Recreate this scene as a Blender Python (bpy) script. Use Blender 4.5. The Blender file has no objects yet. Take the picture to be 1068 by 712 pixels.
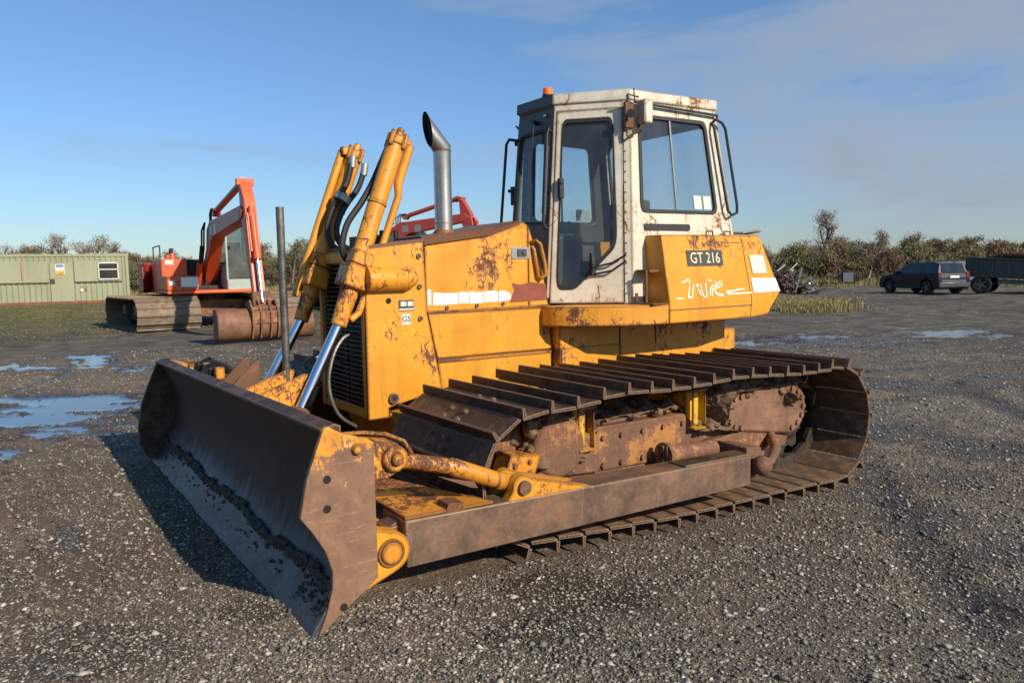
import bpy, math, random
import numpy as np
from mathutils import Vector, Matrix, noise as mnoise
PI = math.pi
SC = bpy.context.scene
COL = SC.collection
rnd = random.Random(7)

# ------------------------------------------------------------------ mesh building helpers
class MB:
    """collects shapes; build() links them as ONE mesh object"""
    def __init__(s): s.v = []; s.f = []; s.m = []
    def add(s, vs, fs, mi=0):
        n = len(s.v); s.v += [tuple(p) for p in vs]
        s.f += [tuple(i + n for i in f) for f in fs]; s.m += [mi] * len(fs)
    def box(s, x0, x1, y0, y1, z0, z1, mi=0, M=None):
        vs = [Vector(p) for p in ((x0,y0,z0),(x1,y0,z0),(x1,y1,z0),(x0,y1,z0),(x0,y0,z1),(x1,y0,z1),(x1,y1,z1),(x0,y1,z1))]
        if M is not None: vs = [M @ p for p in vs]
        s.add(vs, [(0,3,2,1),(4,5,6,7),(0,1,5,4),(1,2,6,5),(2,3,7,6),(3,0,4,7)], mi); return s
    def hexa(s, vs, mi=0):
        s.add(vs, [(0,3,2,1),(4,5,6,7),(0,1,5,4),(1,2,6,5),(2,3,7,6),(3,0,4,7)], mi); return s
    def prism(s, poly, d, mi=0):
        """poly: list of 3D points (planar loop); d: extrusion vector"""
        n = len(poly); d = Vector(d); a = [Vector(p) for p in poly]
        s.add(a + [p + d for p in a], [tuple(reversed(range(n))), tuple(range(n, 2*n))] + [(i, (i+1) % n, (i+1) % n + n, i + n) for i in range(n)], mi); return s
    def xz(s, poly, y0, y1, mi=0):
        return s.prism([(p[0], y0, p[1]) for p in poly], (0, y1 - y0, 0), mi)
    def ring(s, rings, caps=True, mi=0, close=False):
        n = len(rings[0]); vs = [p for r in rings for p in r]; fs = []
        k = len(rings)
        for i in range(k if close else k - 1):
            j2 = (i + 1) % k
            for j in range(n):
                fs.append((i*n + j, i*n + (j+1) % n, j2*n + (j+1) % n, j2*n + j))
        if caps and not close:
            fs.append(tuple(reversed(range(n)))); fs.append(tuple(range((k-1)*n, k*n)))
        s.add(vs, fs, mi); return s
    def tube(s, pts, r, seg=8, mi=0, caps=True):
        pts = [Vector(p) for p in pts]; k = len(pts)
        rr = r if isinstance(r, (list, tuple)) else [r] * k
        t0 = (pts[1] - pts[0]).normalized()
        up = Vector((0,0,1)) if abs(t0.z) < .9 else Vector((1,0,0))
        a = t0.cross(up).normalized(); rings = []
        for i in range(k):
            t = (pts[min(i+1, k-1)] - pts[max(i-1, 0)])
            if t.length < 1e-9: t = t0.copy()
            t.normalize(); a = (a - t * a.dot(t)); a.normalize(); b = t.cross(a)
            rings.append([pts[i] + (a*math.cos(q) + b*math.sin(q)) * rr[i] for q in [2*PI*j/seg for j in range(seg)]])
        return s.ring(rings, caps, mi)
    def cyl(s, p0, p1, r0, r1=None, seg=16, mi=0):
        return s.tube([p0, p1], [r0, r0 if r1 is None else r1], seg, mi)
    def lathe_y(s, c, prof, seg=24, mi=0, mis=None):
        """revolve (y, r) profile round a Y axis through c=(x, z)"""
        rings = [[(c[0] + r*math.cos(2*PI*j/seg), y, c[1] + r*math.sin(2*PI*j/seg)) for j in range(seg)] for y, r in prof]
        return s.ring(rings, True, mi)
    def mesh(s, name, mats, ang=38, off=(0,0,0)):
        me = bpy.data.meshes.new(name)
        ox, oy, oz = off
        me.from_pydata([(p[0]-ox, p[1]-oy, p[2]-oz) for p in s.v], [], s.f)
        for m in (mats if isinstance(mats, (list, tuple)) else [mats]): me.materials.append(m)
        me.polygons.foreach_set('material_index', s.m)
        bm = bmesh.new(); bm.from_mesh(me); bmesh.ops.recalc_face_normals(bm, faces=bm.faces); bm.to_mesh(me); bm.free()
        me.shade_smooth(); me.set_sharp_from_angle(angle=math.radians(ang))
        return me
    def build(s, name, mats, parent=None, bevel=0, ang=38, off=None):
        if off is None:
            off = OFFS.get(parent.name, (0,0,0)) if parent is not None else (0,0,0)
        me = s.mesh(name, mats, ang, off)
        o = bpy.data.objects.new(name, me); COL.objects.link(o)
        if parent is not None:
            o.parent = parent
            OFFS[o.name] = off
        if bevel:
            b = o.modifiers.new('edge', 'BEVEL'); b.width = bevel; b.segments = 2; b.limit_method = 'ANGLE'; b.angle_limit = math.radians(40); b.harden_normals = False
        return o
    def each(s, name, mats, parent=None, bevel=0, ang=38):
        """one object per connected piece"""
        p = list(range(len(s.v)))
        def find(i):
            while p[i] != i: p[i] = p[p[i]]; i = p[i]
            return i
        for f in s.f:
            a = find(f[0])
            for i in f[1:]: p[find(i)] = a
        groups = {}
        for f, m in zip(s.f, s.m): groups.setdefault(find(f[0]), []).append((f, m))
        out = []
        for g in groups.values():
            ids = sorted({i for f, _ in g for i in f}); mp = {k: j for j, k in enumerate(ids)}
            q = MB(); q.v = [s.v[i] for i in ids]; q.f = [tuple(mp[i] for i in f) for f, _ in g]; q.m = [m for _, m in g]
            out.append(q.build(name, mats, parent, bevel, ang))
        return out
import bmesh
OFFS = {}
def tag(o, label=None, cat=None, group=None, kind=None):
    if label: o['label'] = label
    if cat: o['category'] = cat
    if group: o['group'] = group
    if kind: o['kind'] = kind
    return o
def thing(name, label, cat, loc=(0,0,0), rz=0, group=None):
    o = bpy.data.objects.new(name, None); COL.objects.link(o)
    o.location = loc; o.rotation_euler = (0,0,rz); o.empty_display_size = .3
    return tag(o, label, cat, group)
def obj(name, me, parent=None, loc=None, rot=None):
    o = bpy.data.objects.new(name, me); COL.objects.link(o); o.parent = parent
    if loc is not None: o.location = loc
    if rot is not None: o.rotation_euler = rot
    return o
def copy_tree(o, parent=None):
    c = o.copy(); COL.objects.link(c); c.parent = parent
    for ch in list(o.children): copy_tree(ch, c)
    return c
def text_mesh(txt, size, mat, M, extrude=.002, name='lettering', off=(0,0,0), sx=1.0):
    cu = bpy.data.curves.new(name, 'FONT'); cu.body = txt; cu.size = size; cu.extrude = extrude; cu.align_x = 'CENTER'; cu.align_y = 'CENTER'; cu.resolution_u = 3
    to = bpy.data.objects.new(name, cu); me = bpy.data.meshes.new_from_object(to)
    S = Matrix.Diagonal((sx,1,1,1)); me.transform(Matrix.Translation(Vector(off) * -1) @ M @ S)
    me.materials.clear(); me.materials.append(mat); bpy.data.objects.remove(to); bpy.data.curves.remove(cu)
    return me
def frame_M(o, xdir, ydir):
    """matrix whose local x,y run along xdir,ydir, origin o"""
    x = Vector(xdir).normalized(); z = x.cross(Vector(ydir)).normalized(); y = z.cross(x)
    M = Matrix((x, y, z)).transposed().to_4x4(); M.translation = Vector(o); return M

# ------------------------------------------------------------------ materials
class NT:
    def __init__(s, name):
        s.mat = bpy.data.materials.new(name); s.mat.use_nodes = True; s.t = s.mat.node_tree; s.t.nodes.clear()
        s.out = s.t.nodes.new('ShaderNodeOutputMaterial'); s.b = s.t.nodes.new('ShaderNodeBsdfPrincipled')
        s.t.links.new(s.b.outputs[0], s.out.inputs[0]); s._tc = None
    def n(s, typ, **kw):
        nd = s.t.nodes.new('ShaderNode' + typ)
        for k, v in kw.items():
            if k.startswith('_'): setattr(nd, k[1:], v)
            else:
                key = int(k[1:]) if k[0] == 'i' and k[1:].isdigit() else k
                inp = nd.inputs[key]
                if hasattr(v, 'bl_idname') or isinstance(v, bpy.types.NodeSocket): s.t.links.new(v if isinstance(v, bpy.types.NodeSocket) else v.outputs[0], inp)
                else: inp.default_value = v
        return nd
    def tc(s):
        if s._tc is None: s._tc = s.n('TexCoord')
        return s._tc.outputs['Object']
    def mapped(s, scale): return s.n('Mapping', Vector=s.tc(), Scale=scale).outputs[0]
    def noise(s, sc, det=6, rough=.6, vec=None, dist=0):
        return s.n('TexNoise', Vector=vec if vec is not None else s.tc(), Scale=sc, Detail=det, Roughness=rough, Distortion=dist).outputs[0]
    def ramp(s, fac, stops, interp='LINEAR'):
        r = s.n('ValToRGB', Fac=fac); r.color_ramp.interpolation = interp
        e = r.color_ramp.elements
        while len(e) < len(stops): e.new(.5)
        for i, (p, c) in enumerate(stops):
            e[i].position = p; e[i].color = (c, c, c, 1) if isinstance(c, (int, float)) else tuple(c) + (1,)
        return r.outputs[0]
    def mix(s, fac, a, b, mode='MIX'):
        m = s.n('Mix', _data_type='RGBA', _blend_type=mode)
        for i, v in ((0, fac), (6, a), (7, b)):
            if isinstance(v, bpy.types.NodeSocket): s.t.links.new(v, m.inputs[i])
            elif i == 0: m.inputs[i].default_value = v
            else: m.inputs[i].default_value = tuple(v) + (1,) if len(v) == 3 else v
        return m.outputs[2]
    def math(s, op, a, b=0.0, clamp=False):
        m = s.n('Math', _operation=op, i0=a, i1=b); m.use_clamp = clamp; return m.outputs[0]
    def edge(s, r=.012, lo=.02, hi=.12):
        bv = s.n('Bevel', _samples=4, Radius=r); g = s.n('NewGeometry')
        d = s.n('VectorMath', _operation='DOT_PRODUCT', i0=bv.outputs[0], i1=g.outputs['Normal'])
        k = s.math('SUBTRACT', 1.0, d.outputs['Value'])
        return s.n('MapRange', Value=k, i1=lo, i2=hi, i3=0.0, i4=1.0).outputs[0]
    def bump(s, h, strength=.3, dist=.01):
        b = s.n('Bump', Height=h, Strength=strength, Distance=dist); s.t.links.new(b.outputs[0], s.b.inputs['Normal'])
    def set(s, **kw):
        mp = dict(col='Base Color', rough='Roughness', metal='Metallic', spec='Specular IOR Level', coat='Coat Weight', trans='Transmission Weight', alpha='Alpha')
        for k, v in kw.items():
            i = s.b.inputs[mp[k]]
            if isinstance(v, bpy.types.NodeSocket): s.t.links.new(v, i)
            elif k == 'col': i.default_value = tuple(v) + (1,)
            else: i.default_value = v
        return s.mat

def flat(name, col, rough=.5, metal=0.0, var=.15, sc=6, bump=.1, spec=.5):
    t = NT(name); n = t.noise(sc, 6, .65)
    lo = tuple(c * (1 - var) for c in col); hi = tuple(min(1, c * (1 + var)) for c in col)
    c = t.ramp(n, [(.3, lo), (.7, hi)])
    if bump: t.bump(t.noise(sc * 6, 4), bump, .004)
    return t.set(col=c, rough=rough, metal=metal, spec=spec)

def paint(name, col, rust=.5, dirt=.3, rough=.42, edgew=1.0, rustcol=(.125,.050,.020), sc=1.0, streak=.5, fade=.12, undercoat=(.30,.095,.028)):
    """worn paint over rusty steel"""
    t = NT(name)
    big = t.noise(1.6*sc, 5, .6); mid = t.noise(6*sc, 9, .74, None, .5); fine = t.noise(30*sc, 7, .75, None, .3)
    lo = tuple(c * (1 - fade*1.6) for c in col); hi = tuple(min(1, c * (1 + fade) + .01) for c in col)
    base = t.ramp(big, [(.3, lo), (.72, hi)])
    base = t.mix(t.ramp(mid, [(.42, 0.0), (.75, .35*dirt)]), base, tuple(c*.45 + .012 for c in col))
    st = t.noise(1.0, 5, .6, t.mapped((9*sc, 9*sc, .8*sc)))                    # runs down vertical faces
    base = t.mix(t.ramp(st, [(.5, 0.0), (.78, streak*.6)]), base, (.17, .065, .018))
    dust = t.noise(3.2*sc, 7, .7); base = t.mix(t.ramp(dust, [(.5, 0.0), (.8, .3*dirt)]), base, (.22,.17,.11))
    th = .715 - .20*rust
    patch = t.math('ADD', t.math('MULTIPLY', mid, .5), t.math('MULTIPLY', fine, .5))
    patch = t.math('ADD', patch, t.math('MULTIPLY', t.math('SUBTRACT', big, .5), .85))
    scr = t.noise(1.0, 3, .5, t.mapped((55*sc, 55*sc, 5*sc)), 1.2)
    patch = t.math('ADD', patch, t.math('MULTIPLY', t.math('SUBTRACT', scr, .5), .20))
    if edgew: 
        ed = t.math('MULTIPLY', t.edge(.026), t.math('MULTIPLY', fine, .75*edgew))
        patch = t.math('ADD', patch, ed)
    # long scrapes
    wv_ = t.n('TexWave', Vector=t.mapped((1.0*sc, .4*sc, 1.6*sc)), Scale=2.2, Distortion=9.0, Detail=3.0).outputs['Fac']; sl = t.math('MULTIPLY', t.ramp(wv_, [(.0, 1.0), (.012, 0.0)]), t.ramp(big, [(.5, 0.0), (.58, 1.0)]))
    patch = t.math('ADD', patch, t.math('MULTIPLY', sl, .22*min(1, rust*2)))
    under = t.ramp(patch, [(th - .035, 0.0), (th - .02, .85)])
    m = t.ramp(patch, [(th, 0.0), (th + .02, 1.0)])
    rc = t.ramp(fine, [(.3, tuple(c*.55 for c in rustcol)), (.6, rustcol), (.78, (rustcol[0]*1.9, rustcol[1]*1.7, rustcol[2]*1.5))])
    c = t.mix(under, base, undercoat); c = t.mix(m, c, rc)
    r = t.mix(m, (rough,)*3, (.8,)*3)
    h = t.math('ADD', t.math('MULTIPLY', m, -.5), t.math('MULTIPLY', t.noise(90, 4), .35)); h = t.math('ADD', h, t.math('MULTIPLY', t.noise(2.5, 2), 2.0))
    t.bump(h, .35, .006)
    return t.set(col=c, rough=r)

def steel(name, col, worn, rough=.62, metal=.35, edgew=1.0, mud=.3, mudcol=(.06,.045,.033), sc=1.0):
    t = NT(name); mid = t.noise(8*sc, 8, .65); fine = t.noise(60*sc, 5, .7); big = t.noise(1.7*sc, 4)
    c = t.ramp(mid, [(.32, tuple(v*.45 for v in col)), (.55, col), (.75, tuple(v*1.7 for v in col))])
    c = t.mix(t.ramp(fine, [(.55, 0.0), (.75, .5)]), c, tuple(v*1.6 for v in col))
    if edgew: c = t.mix(t.math('MULTIPLY', t.edge(.012), t.math('MULTIPLY', fine, edgew*1.6), True), c, worn)
    sc1 = t.noise(1.0, 3, .6, t.mapped((2.5, 30, 70)), .6); sc2 = t.noise(1.0, 3, .6, t.mapped((22, 40, 3)), .8)
    sl = t.math('MULTIPLY', t.ramp(t.math('MAXIMUM', sc1, sc2), [(.66, 0.0), (.70, 1.0)]), t.ramp(big, [(.4, .1), (.6, .7)])); c = t.mix(sl, c, tuple(.5*a_ + .5*b_ for a_, b_ in zip(col, worn)))
    md = t.math('ADD', t.math('MULTIPLY', mid, .5), t.math('MULTIPLY', big, .5))
    c = t.mix(t.ramp(md, [(.56 - .1*mud, 0.0), (.62 - .1*mud, mud)]), c, mudcol)
    t.bump(t.math('ADD', t.math('MULTIPLY', mid, .7), t.math('MULTIPLY', fine, .4)), .5, .008)
    return t.set(col=c, rough=t.ramp(fine, [(.3, rough - .12), (.7, min(1, rough + .2))]), metal=metal)

M = {}
YEL = (.74, .315, .014)
M['yel'] = paint('yellow_paint', YEL, rust=.34, dirt=.55, streak=.65)
M['yel_hood'] = paint('hood_yellow_paint', YEL, rust=.42, dirt=.75, sc=1.3, streak=.7, fade=.18)
M['yel_worn'] = paint('worn_yellow_paint', (.72,.30,.018), rust=.50, dirt=.7, sc=1.5, edgew=1.3)
M['yel_rusty'] = paint('rusty_yellow_paint', (.66,.27,.02), rust=.80, dirt=.8, sc=1.8, edgew=1.5)
M['end'] = paint('bare_end_plate', (.155,.082,.05), rust=.25, dirt=.5, sc=1.0, edgew=.6, undercoat=(.19,.09,.045), rustcol=(.09,.038,.022), streak=.3)
M['endyel'] = paint('end_plate_top_paint', (.62,.27,.03), rust=.98, dirt=.7, sc=1.6, edgew=1.2, rustcol=(.15,.06,.035))
M['white'] = paint('cab_white_paint', (.69,.645,.52), rust=.42, dirt=1.7, sc=1.1, rustcol=(.20,.075,.025), undercoat=(.42,.28,.14), streak=.34, edgew=.9)
M['cabgrey'] = paint('cab_dark_grey_paint', (.055,.055,.055), rust=.1, dirt=.3, streak=.15, undercoat=(.07,.06,.05))
M['blackp'] = flat('black_paint', (.018,.017,.016), .5, bump=.15)
M['rubber'] = flat('black_rubber', (.016,.016,.016), .62, bump=.1)
M['grille'] = flat('grille_black', (.012,.012,.013), .45)
M['mold'] = steel('moldboard_steel', (.030,.019,.015), (.10,.06,.045), .5, .35, .5, .35, (.035,.03,.027))
M['moldlow'] = steel('polished_moldboard_steel', (.15,.16,.18), (.4,.4,.42), .42, .55, .4, .35, (.05,.045,.04), sc=.8)
M['shoein'] = steel('dusty_inner_shoe_face', (.14,.078,.042), (.36,.26,.19), .8, 0, .4, .7, (.24,.14,.075))
M['shoe'] = steel('track_shoe_steel', (.050,.027,.016), (.42,.29,.20), .58, .1, 1.0, .6, (.135,.072,.036))
M['liner'] = flat('cab_lining', (.06,.062,.06), .8)
M['chain'] = steel('chain_steel', (.04,.027,.02), (.2,.15,.12), .7, .3, .5, .8)
M['frame'] = paint('muddy_frame_paint', (.42,.19,.045), rust=1.32, dirt=1.0, sc=1.3, edgew=.8, rustcol=(.17,.082,.048), undercoat=(.26,.12,.05), rough=.7)
M['drive'] = steel('final_drive_steel', (.215,.112,.066), (.34,.18,.11), .6, .1, .4, .5, (.16,.10,.07), sc=.7)
M['beam'] = steel('push_beam_steel', (.18,.112,.076), (.55,.36,.22), .5, .25, .9, .6, (.24,.105,.05), sc=.6)
M['chrome'] = flat('chrome_rod', (.75,.76,.78), .16, 1.0, .05, bump=.02)
M['exh'] = flat('exhaust_steel', (.46,.44,.41), .36, .9, .14, 9, bump=.08)
M['exhin'] = flat('exhaust_soot', (.012,.011,.01), .9)
M['pole'] = steel('grey_pole_steel', (.15,.14,.125), (.3,.28,.25), .45, .6, 0, .2, (.13,.09,.06))
M['mud'] = flat('dried_mud', (.175,.108,.066), .95, 0, .45, 30, 1.0)
M['mudwet'] = flat('damp_mud', (.035,.027,.021), .75, 0, .4, 25, .8)
M['brown'] = paint('brown_primer', (.14,.062,.030), rust=.3, dirt=.5, edgew=.5)
M['red_oxide'] = flat('red_oxide_patch', (.23,.055,.03), .7, 0, .2, 14)
M['wstripe'] = flat('white_stripe_paint', (.78,.74,.66), .5, 0, .08, 20)
M['sticker'] = flat('sticker_white', (.62,.60,.54), .45, 0, .04)
M['plate'] = flat('plate_dark', (.05,.052,.05), .5, 0, .2, 20)
M['letter'] = flat('letter_cream', (.78,.66,.36), .5, 0, .1)
M['steelg'] = flat('galvanised_steel', (.35,.35,.34), .4, .6, .15)
M['amber'] = NT('amber_lens'); M['amber'] = M['amber'].set(col=(.95,.16,.005), rough=.25)
M['silver'] = flat('silver_rail', (.32,.31,.29), .4, .5, .1)
M['yline'] = paint('bright_yellow_paint', (.72,.43,.02), rust=.6, dirt=.9, sc=2.0)
M['orange'] = paint('orange_paint', (.72,.105,.022), rust=.22, dirt=.7, sc=.6, undercoat=(.5,.1,.03), edgew=0)
M['redor'] = paint('faded_red_paint', (.42,.052,.03), rust=.15, dirt=.6, sc=.6, edgew=0, undercoat=(.3,.06,.04))
M['seatf'] = flat('seat_fabric', (.03,.028,.026), .9)
M['palegreen'] = flat('pale_green_cab', (.33,.40,.34), .5, 0, .1)
M['plank'] = None
# end plates: brown bare steel, the upper part still holding its yellow paint
def endmat():
    t = NT('end_plate_steel'); z = t.n('SeparateXYZ', Vector=t.tc()).outputs[2]
    mid = t.noise(7, 9, .72, None, .6); fine = t.noise(34, 7, .75); big = t.noise(2.2, 4)
    br = t.ramp(mid, [(.3, (.15,.078,.045)), (.55, (.23,.125,.072)), (.75, (.30,.18,.115))]); br = t.mix(t.ramp(fine, [(.5, 0.0), (.8, .4)]), br, (.09,.045,.03))
    ye = t.ramp(t.noise(11, 6), [(.35, (.50,.19,.02)), (.55, (.68,.29,.03)), (.72, (.74,.50,.28))])
    br = t.mix(t.ramp(t.noise(1.0, 3, .6, t.mapped((9, 1, 60)), 1.2), [(.63, 0.0), (.67, .55)]), br, (.36,.24,.16)); br = t.mix(t.ramp(t.noise(1.0, 3, .6, t.mapped((70, 1, 7)), 1.0), [(.64, 0.0), (.68, .5)]), br, (.07,.035,.022))
    zz = t.math('MULTIPLY', t.n('MapRange', Value=z, i1=.56, i2=.92).outputs[0], .34); k = t.math('ADD', t.math('ADD', t.math('MULTIPLY', fine, .5), t.math('MULTIPLY', mid, .5)), t.math('SUBTRACT', zz, .17))
    st_ = t.noise(1.0, 4, .6, t.mapped((30, 30, 9)), 1.5); k = t.math('ADD', k, t.math('MULTIPLY', t.math('SUBTRACT', st_, .5), .35))
    m = t.ramp(k, [(.53, 0.0), (.56, 1.0)]); c = t.mix(m, br, ye); t.bump(t.math('ADD', t.math('MULTIPLY', m, .5), fine), .3, .004)
    return t.set(col=c, rough=t.mix(m, (.62,)*3, (.5,)*3), metal=.05)
M['end'] = endmat()
def moldmat():
    t = NT('moldboard_steel_scoured'); z = t.n('SeparateXYZ', Vector=t.tc()).outputs[2]
    mid = t.noise(5, 8, .7); st_ = t.noise(1.0, 5, .6, t.mapped((3, 14, 2.5)), .4); fine = t.noise(60, 4)
    up = t.ramp(mid, [(.3, (.026,.013,.008)), (.6, (.050,.025,.015)), (.8, (.085,.043,.025))])
    lo = t.ramp(t.math('ADD', t.math('MULTIPLY', mid, .5), t.math('MULTIPLY', st_, .5)), [(.35, (.030,.028,.028)), (.5, (.075,.076,.082)), (.65, (.16,.165,.175))])
    zz = t.n('MapRange', Value=z, i1=.10, i2=.44).outputs[0]; k = t.math('ADD', zz, t.math('MULTIPLY', t.math('SUBTRACT', st_, .5), 1.1))
    k = t.math('ADD', k, t.math('MULTIPLY', t.math('SUBTRACT', mid, .5), .9)); m = t.ramp(k, [(.12, 0.0), (.68, 1.0)])
    t.bump(t.math('ADD', mid, t.math('MULTIPLY', fine, .3)), .35, .006)
    return t.set(col=t.mix(m, lo, up), rough=t.mix(m, (.42,)*3, (.72,)*3), metal=.0)
M['mold'] = moldmat()
M['moldlow'] = steel('scoured_cutting_edge', (.060,.062,.068), (.4,.4,.42), .40, .4, .5, .35, (.045,.04,.036), sc=.8)
def glassmat(name, tint, refl_rough=.02, dirt=.12):
    t = NT(name); t.t.nodes.remove(t.b)
    tr = t.n('BsdfTransparent', Color=tint + (1,)); gl = t.n('BsdfGlossy', Color=(1,1,1,1), Roughness=refl_rough)
    df = t.n('BsdfDiffuse', Color=(.30,.33,.33,1))
    lw = t.ramp(t.n('LayerWeight', Blend=.5).outputs['Facing'], [(0, .05), (.55, .09), (.85, .35), (1, .9)])
    m1 = t.n('MixShader', i0=lw, i1=tr.outputs[0], i2=gl.outputs[0])
    dn = t.ramp(t.noise(2.2, 6, .7), [(.4, dirt*.35), (.75, dirt*1.6)])
    m2 = t.n('MixShader', i0=dn, i1=m1.outputs[0], i2=df.outputs[0])
    t.t.links.new(m2.outputs[0], t.out.inputs[0]); return t.mat
M['glass'] = glassmat('cab_glass', (.86,.90,.90), dirt=.12)
M['glassdark'] = glassmat('door_glass', (.76,.82,.82), dirt=.09)
M['glasscar'] = glassmat('car_glass', (.12,.14,.15), dirt=.06)
# ------------------------------------------------------------------ the bulldozer (front is +X, ground z = 0)
DZ = thing('bulldozer', 'worn yellow crawler bulldozer with white cab and wide swamp tracks on the gravel yard', 'bulldozer', (-3.3, 0, 0))
OFFS[DZ.name] = (-3.3, 0, 0)
OFF = (-3.3, 0, 0)

# ---- tracks
XZ_TOP = [(-2.30,.762),(-2.42,.768),(-2.60,.772),(-2.74,.785),(-2.92,.815),(-3.10,.80),(-3.27,.790),(-3.45,.788),(-3.63,.79),(-3.82,.80),(-4.0,.802),(-4.2,.787),(-4.58,.765),(-4.78,.762),(-4.96,.762)]
def track_path():
    p = list(XZ_TOP)
    cx, cz, r = -5.03, .355, .412
    for k in range(1, 24):
        a = math.radians(80 + 190 * k / 24); p.append((cx + r*math.cos(a), cz + r*math.sin(a)))
    p.append((-5.0, -.052)); p.append((-3.6, .0)); p.append((-2.35, .082))
    cx, cz, r = -2.315, .42, .342
    for k in range(1, 22):
        a = math.radians(-90 + 170 * k / 22); p.append((cx + r*math.cos(a), cz + r*math.sin(a)))
    return p
def resample(p, n):
    P = [Vector((a, b)) for a, b in p] + [Vector(p[0])]
    L = [0]
    for a, b in zip(P, P[1:]): L.append(L[-1] + (b - a).length)
    T = L[-1]; out = []; j = 0
    for k in range(n):
        d = T * k / n
        while L[j+1] < d: j += 1
        u = (d - L[j]) / (L[j+1] - L[j]); out.append(P[j].lerp(P[j+1], u))
    return out, T
path, T = resample(track_path(), 43)
PITCH = T / 43
Y0, Y1 = .68, 1.76          # inner and outer pad edge
HL = (Y1 - Y0) / 2; YC = (Y0 + Y1) / 2
def shoe_mesh():
    m = MB(); l = PITCH
    # plate with a bent trailing lip, corners cut back
    pl = [(-l*.50, -.010), (l*.44, -.004), (l*.45, .012), (-l*.47, .008)]
    for (ya, yb) in ((-HL + .015, HL - .015),):
        m.prism([(a, ya, b) for a, b in pl], (0, yb - ya, 0))
    m.prism([(-l*.47, -HL+.02, -.0125), (l*.42, -HL+.02, -.0065), (l*.42, -HL+.02, -.0055), (-l*.47, -HL+.02, -.0115)], (0, 2*HL-.04, 0), 1)
    # grouser bar
    gx = l*.37
    gr = [(gx, .008), (gx + .024, .008), (gx + .019, .066), (gx + .005, .066)]
    m.prism([(a, -HL, b) for a, b in gr], (0, 2*HL, 0))
    for y in (-.075, .075):
        for x in (-.035, .03):
            m.cyl((x, y, .010), (x, y, .028), .014, .012, 6)
    return m
me_shoe = shoe_mesh().mesh('track_shoe', [M['shoe'], M['shoein']])
def link_mesh():
    m = MB(); l = PITCH
    for y in (-.085, .085):
        m.xz([(-l*.55, -.012), (l*.5, -.012), (l*.5, -.075), (l*.30, -.095), (-l*.30, -.095), (-l*.55, -.070)], y - .02, y + .02)
    m.cyl((-l*.5, -.11, -.055), (-l*.5, .11, -.055), .028, None, 10)
    return m
me_link = link_mesh().mesh('chain_link', M['chain'])
def track(s):
    side = s
    ch = MB()
    tr = MB()
    n = len(path); rr = random.Random(11 + s)
    segs = []
    for k in range(n):
        a = path[k]; b = path[(k+1) % n]; prev = path[k-1]
        t = (b - prev).normalized(); nx, nz = t.y, -t.x     # outward for our direction of travel
        # path runs top front->rear (-X), so outward is up on top: t=(-1,0) -> n=(0,1)
        nx, nz = t.y * 1.0, -t.x * 1.0
        pos = Vector((a.x, s*YC, a.y)); X = Vector((-t.x, 0, -t.y)); Z = Vector((nx, 0, nz)); Yv = Z.cross(X)
        R = Matrix((X, Yv, Z)).transposed().to_4x4(); R.translation = pos - Vector(OFF)
        segs.append(R)
    # chain body is one mesh: the links of all shoes
    base = link_mesh()
    for R in segs: ch.add([tuple(R @ Vector(v) + Vector(OFF)) for v in base.v], base.f)
    c = ch.build('crawler_track', M['chain'], DZ)
    for i, R in enumerate(segs):
        o = obj('track_shoe', me_shoe, c); J = R.copy()
        J = J @ Matrix.Rotation(rr.gauss(0, .012), 4, 'Y') @ Matrix.Translation((rr.gauss(0, .002), rr.gauss(0, .006), 0))
        o.matrix_basis = J
    return c
for s in (1, -1): track(s)

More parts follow.
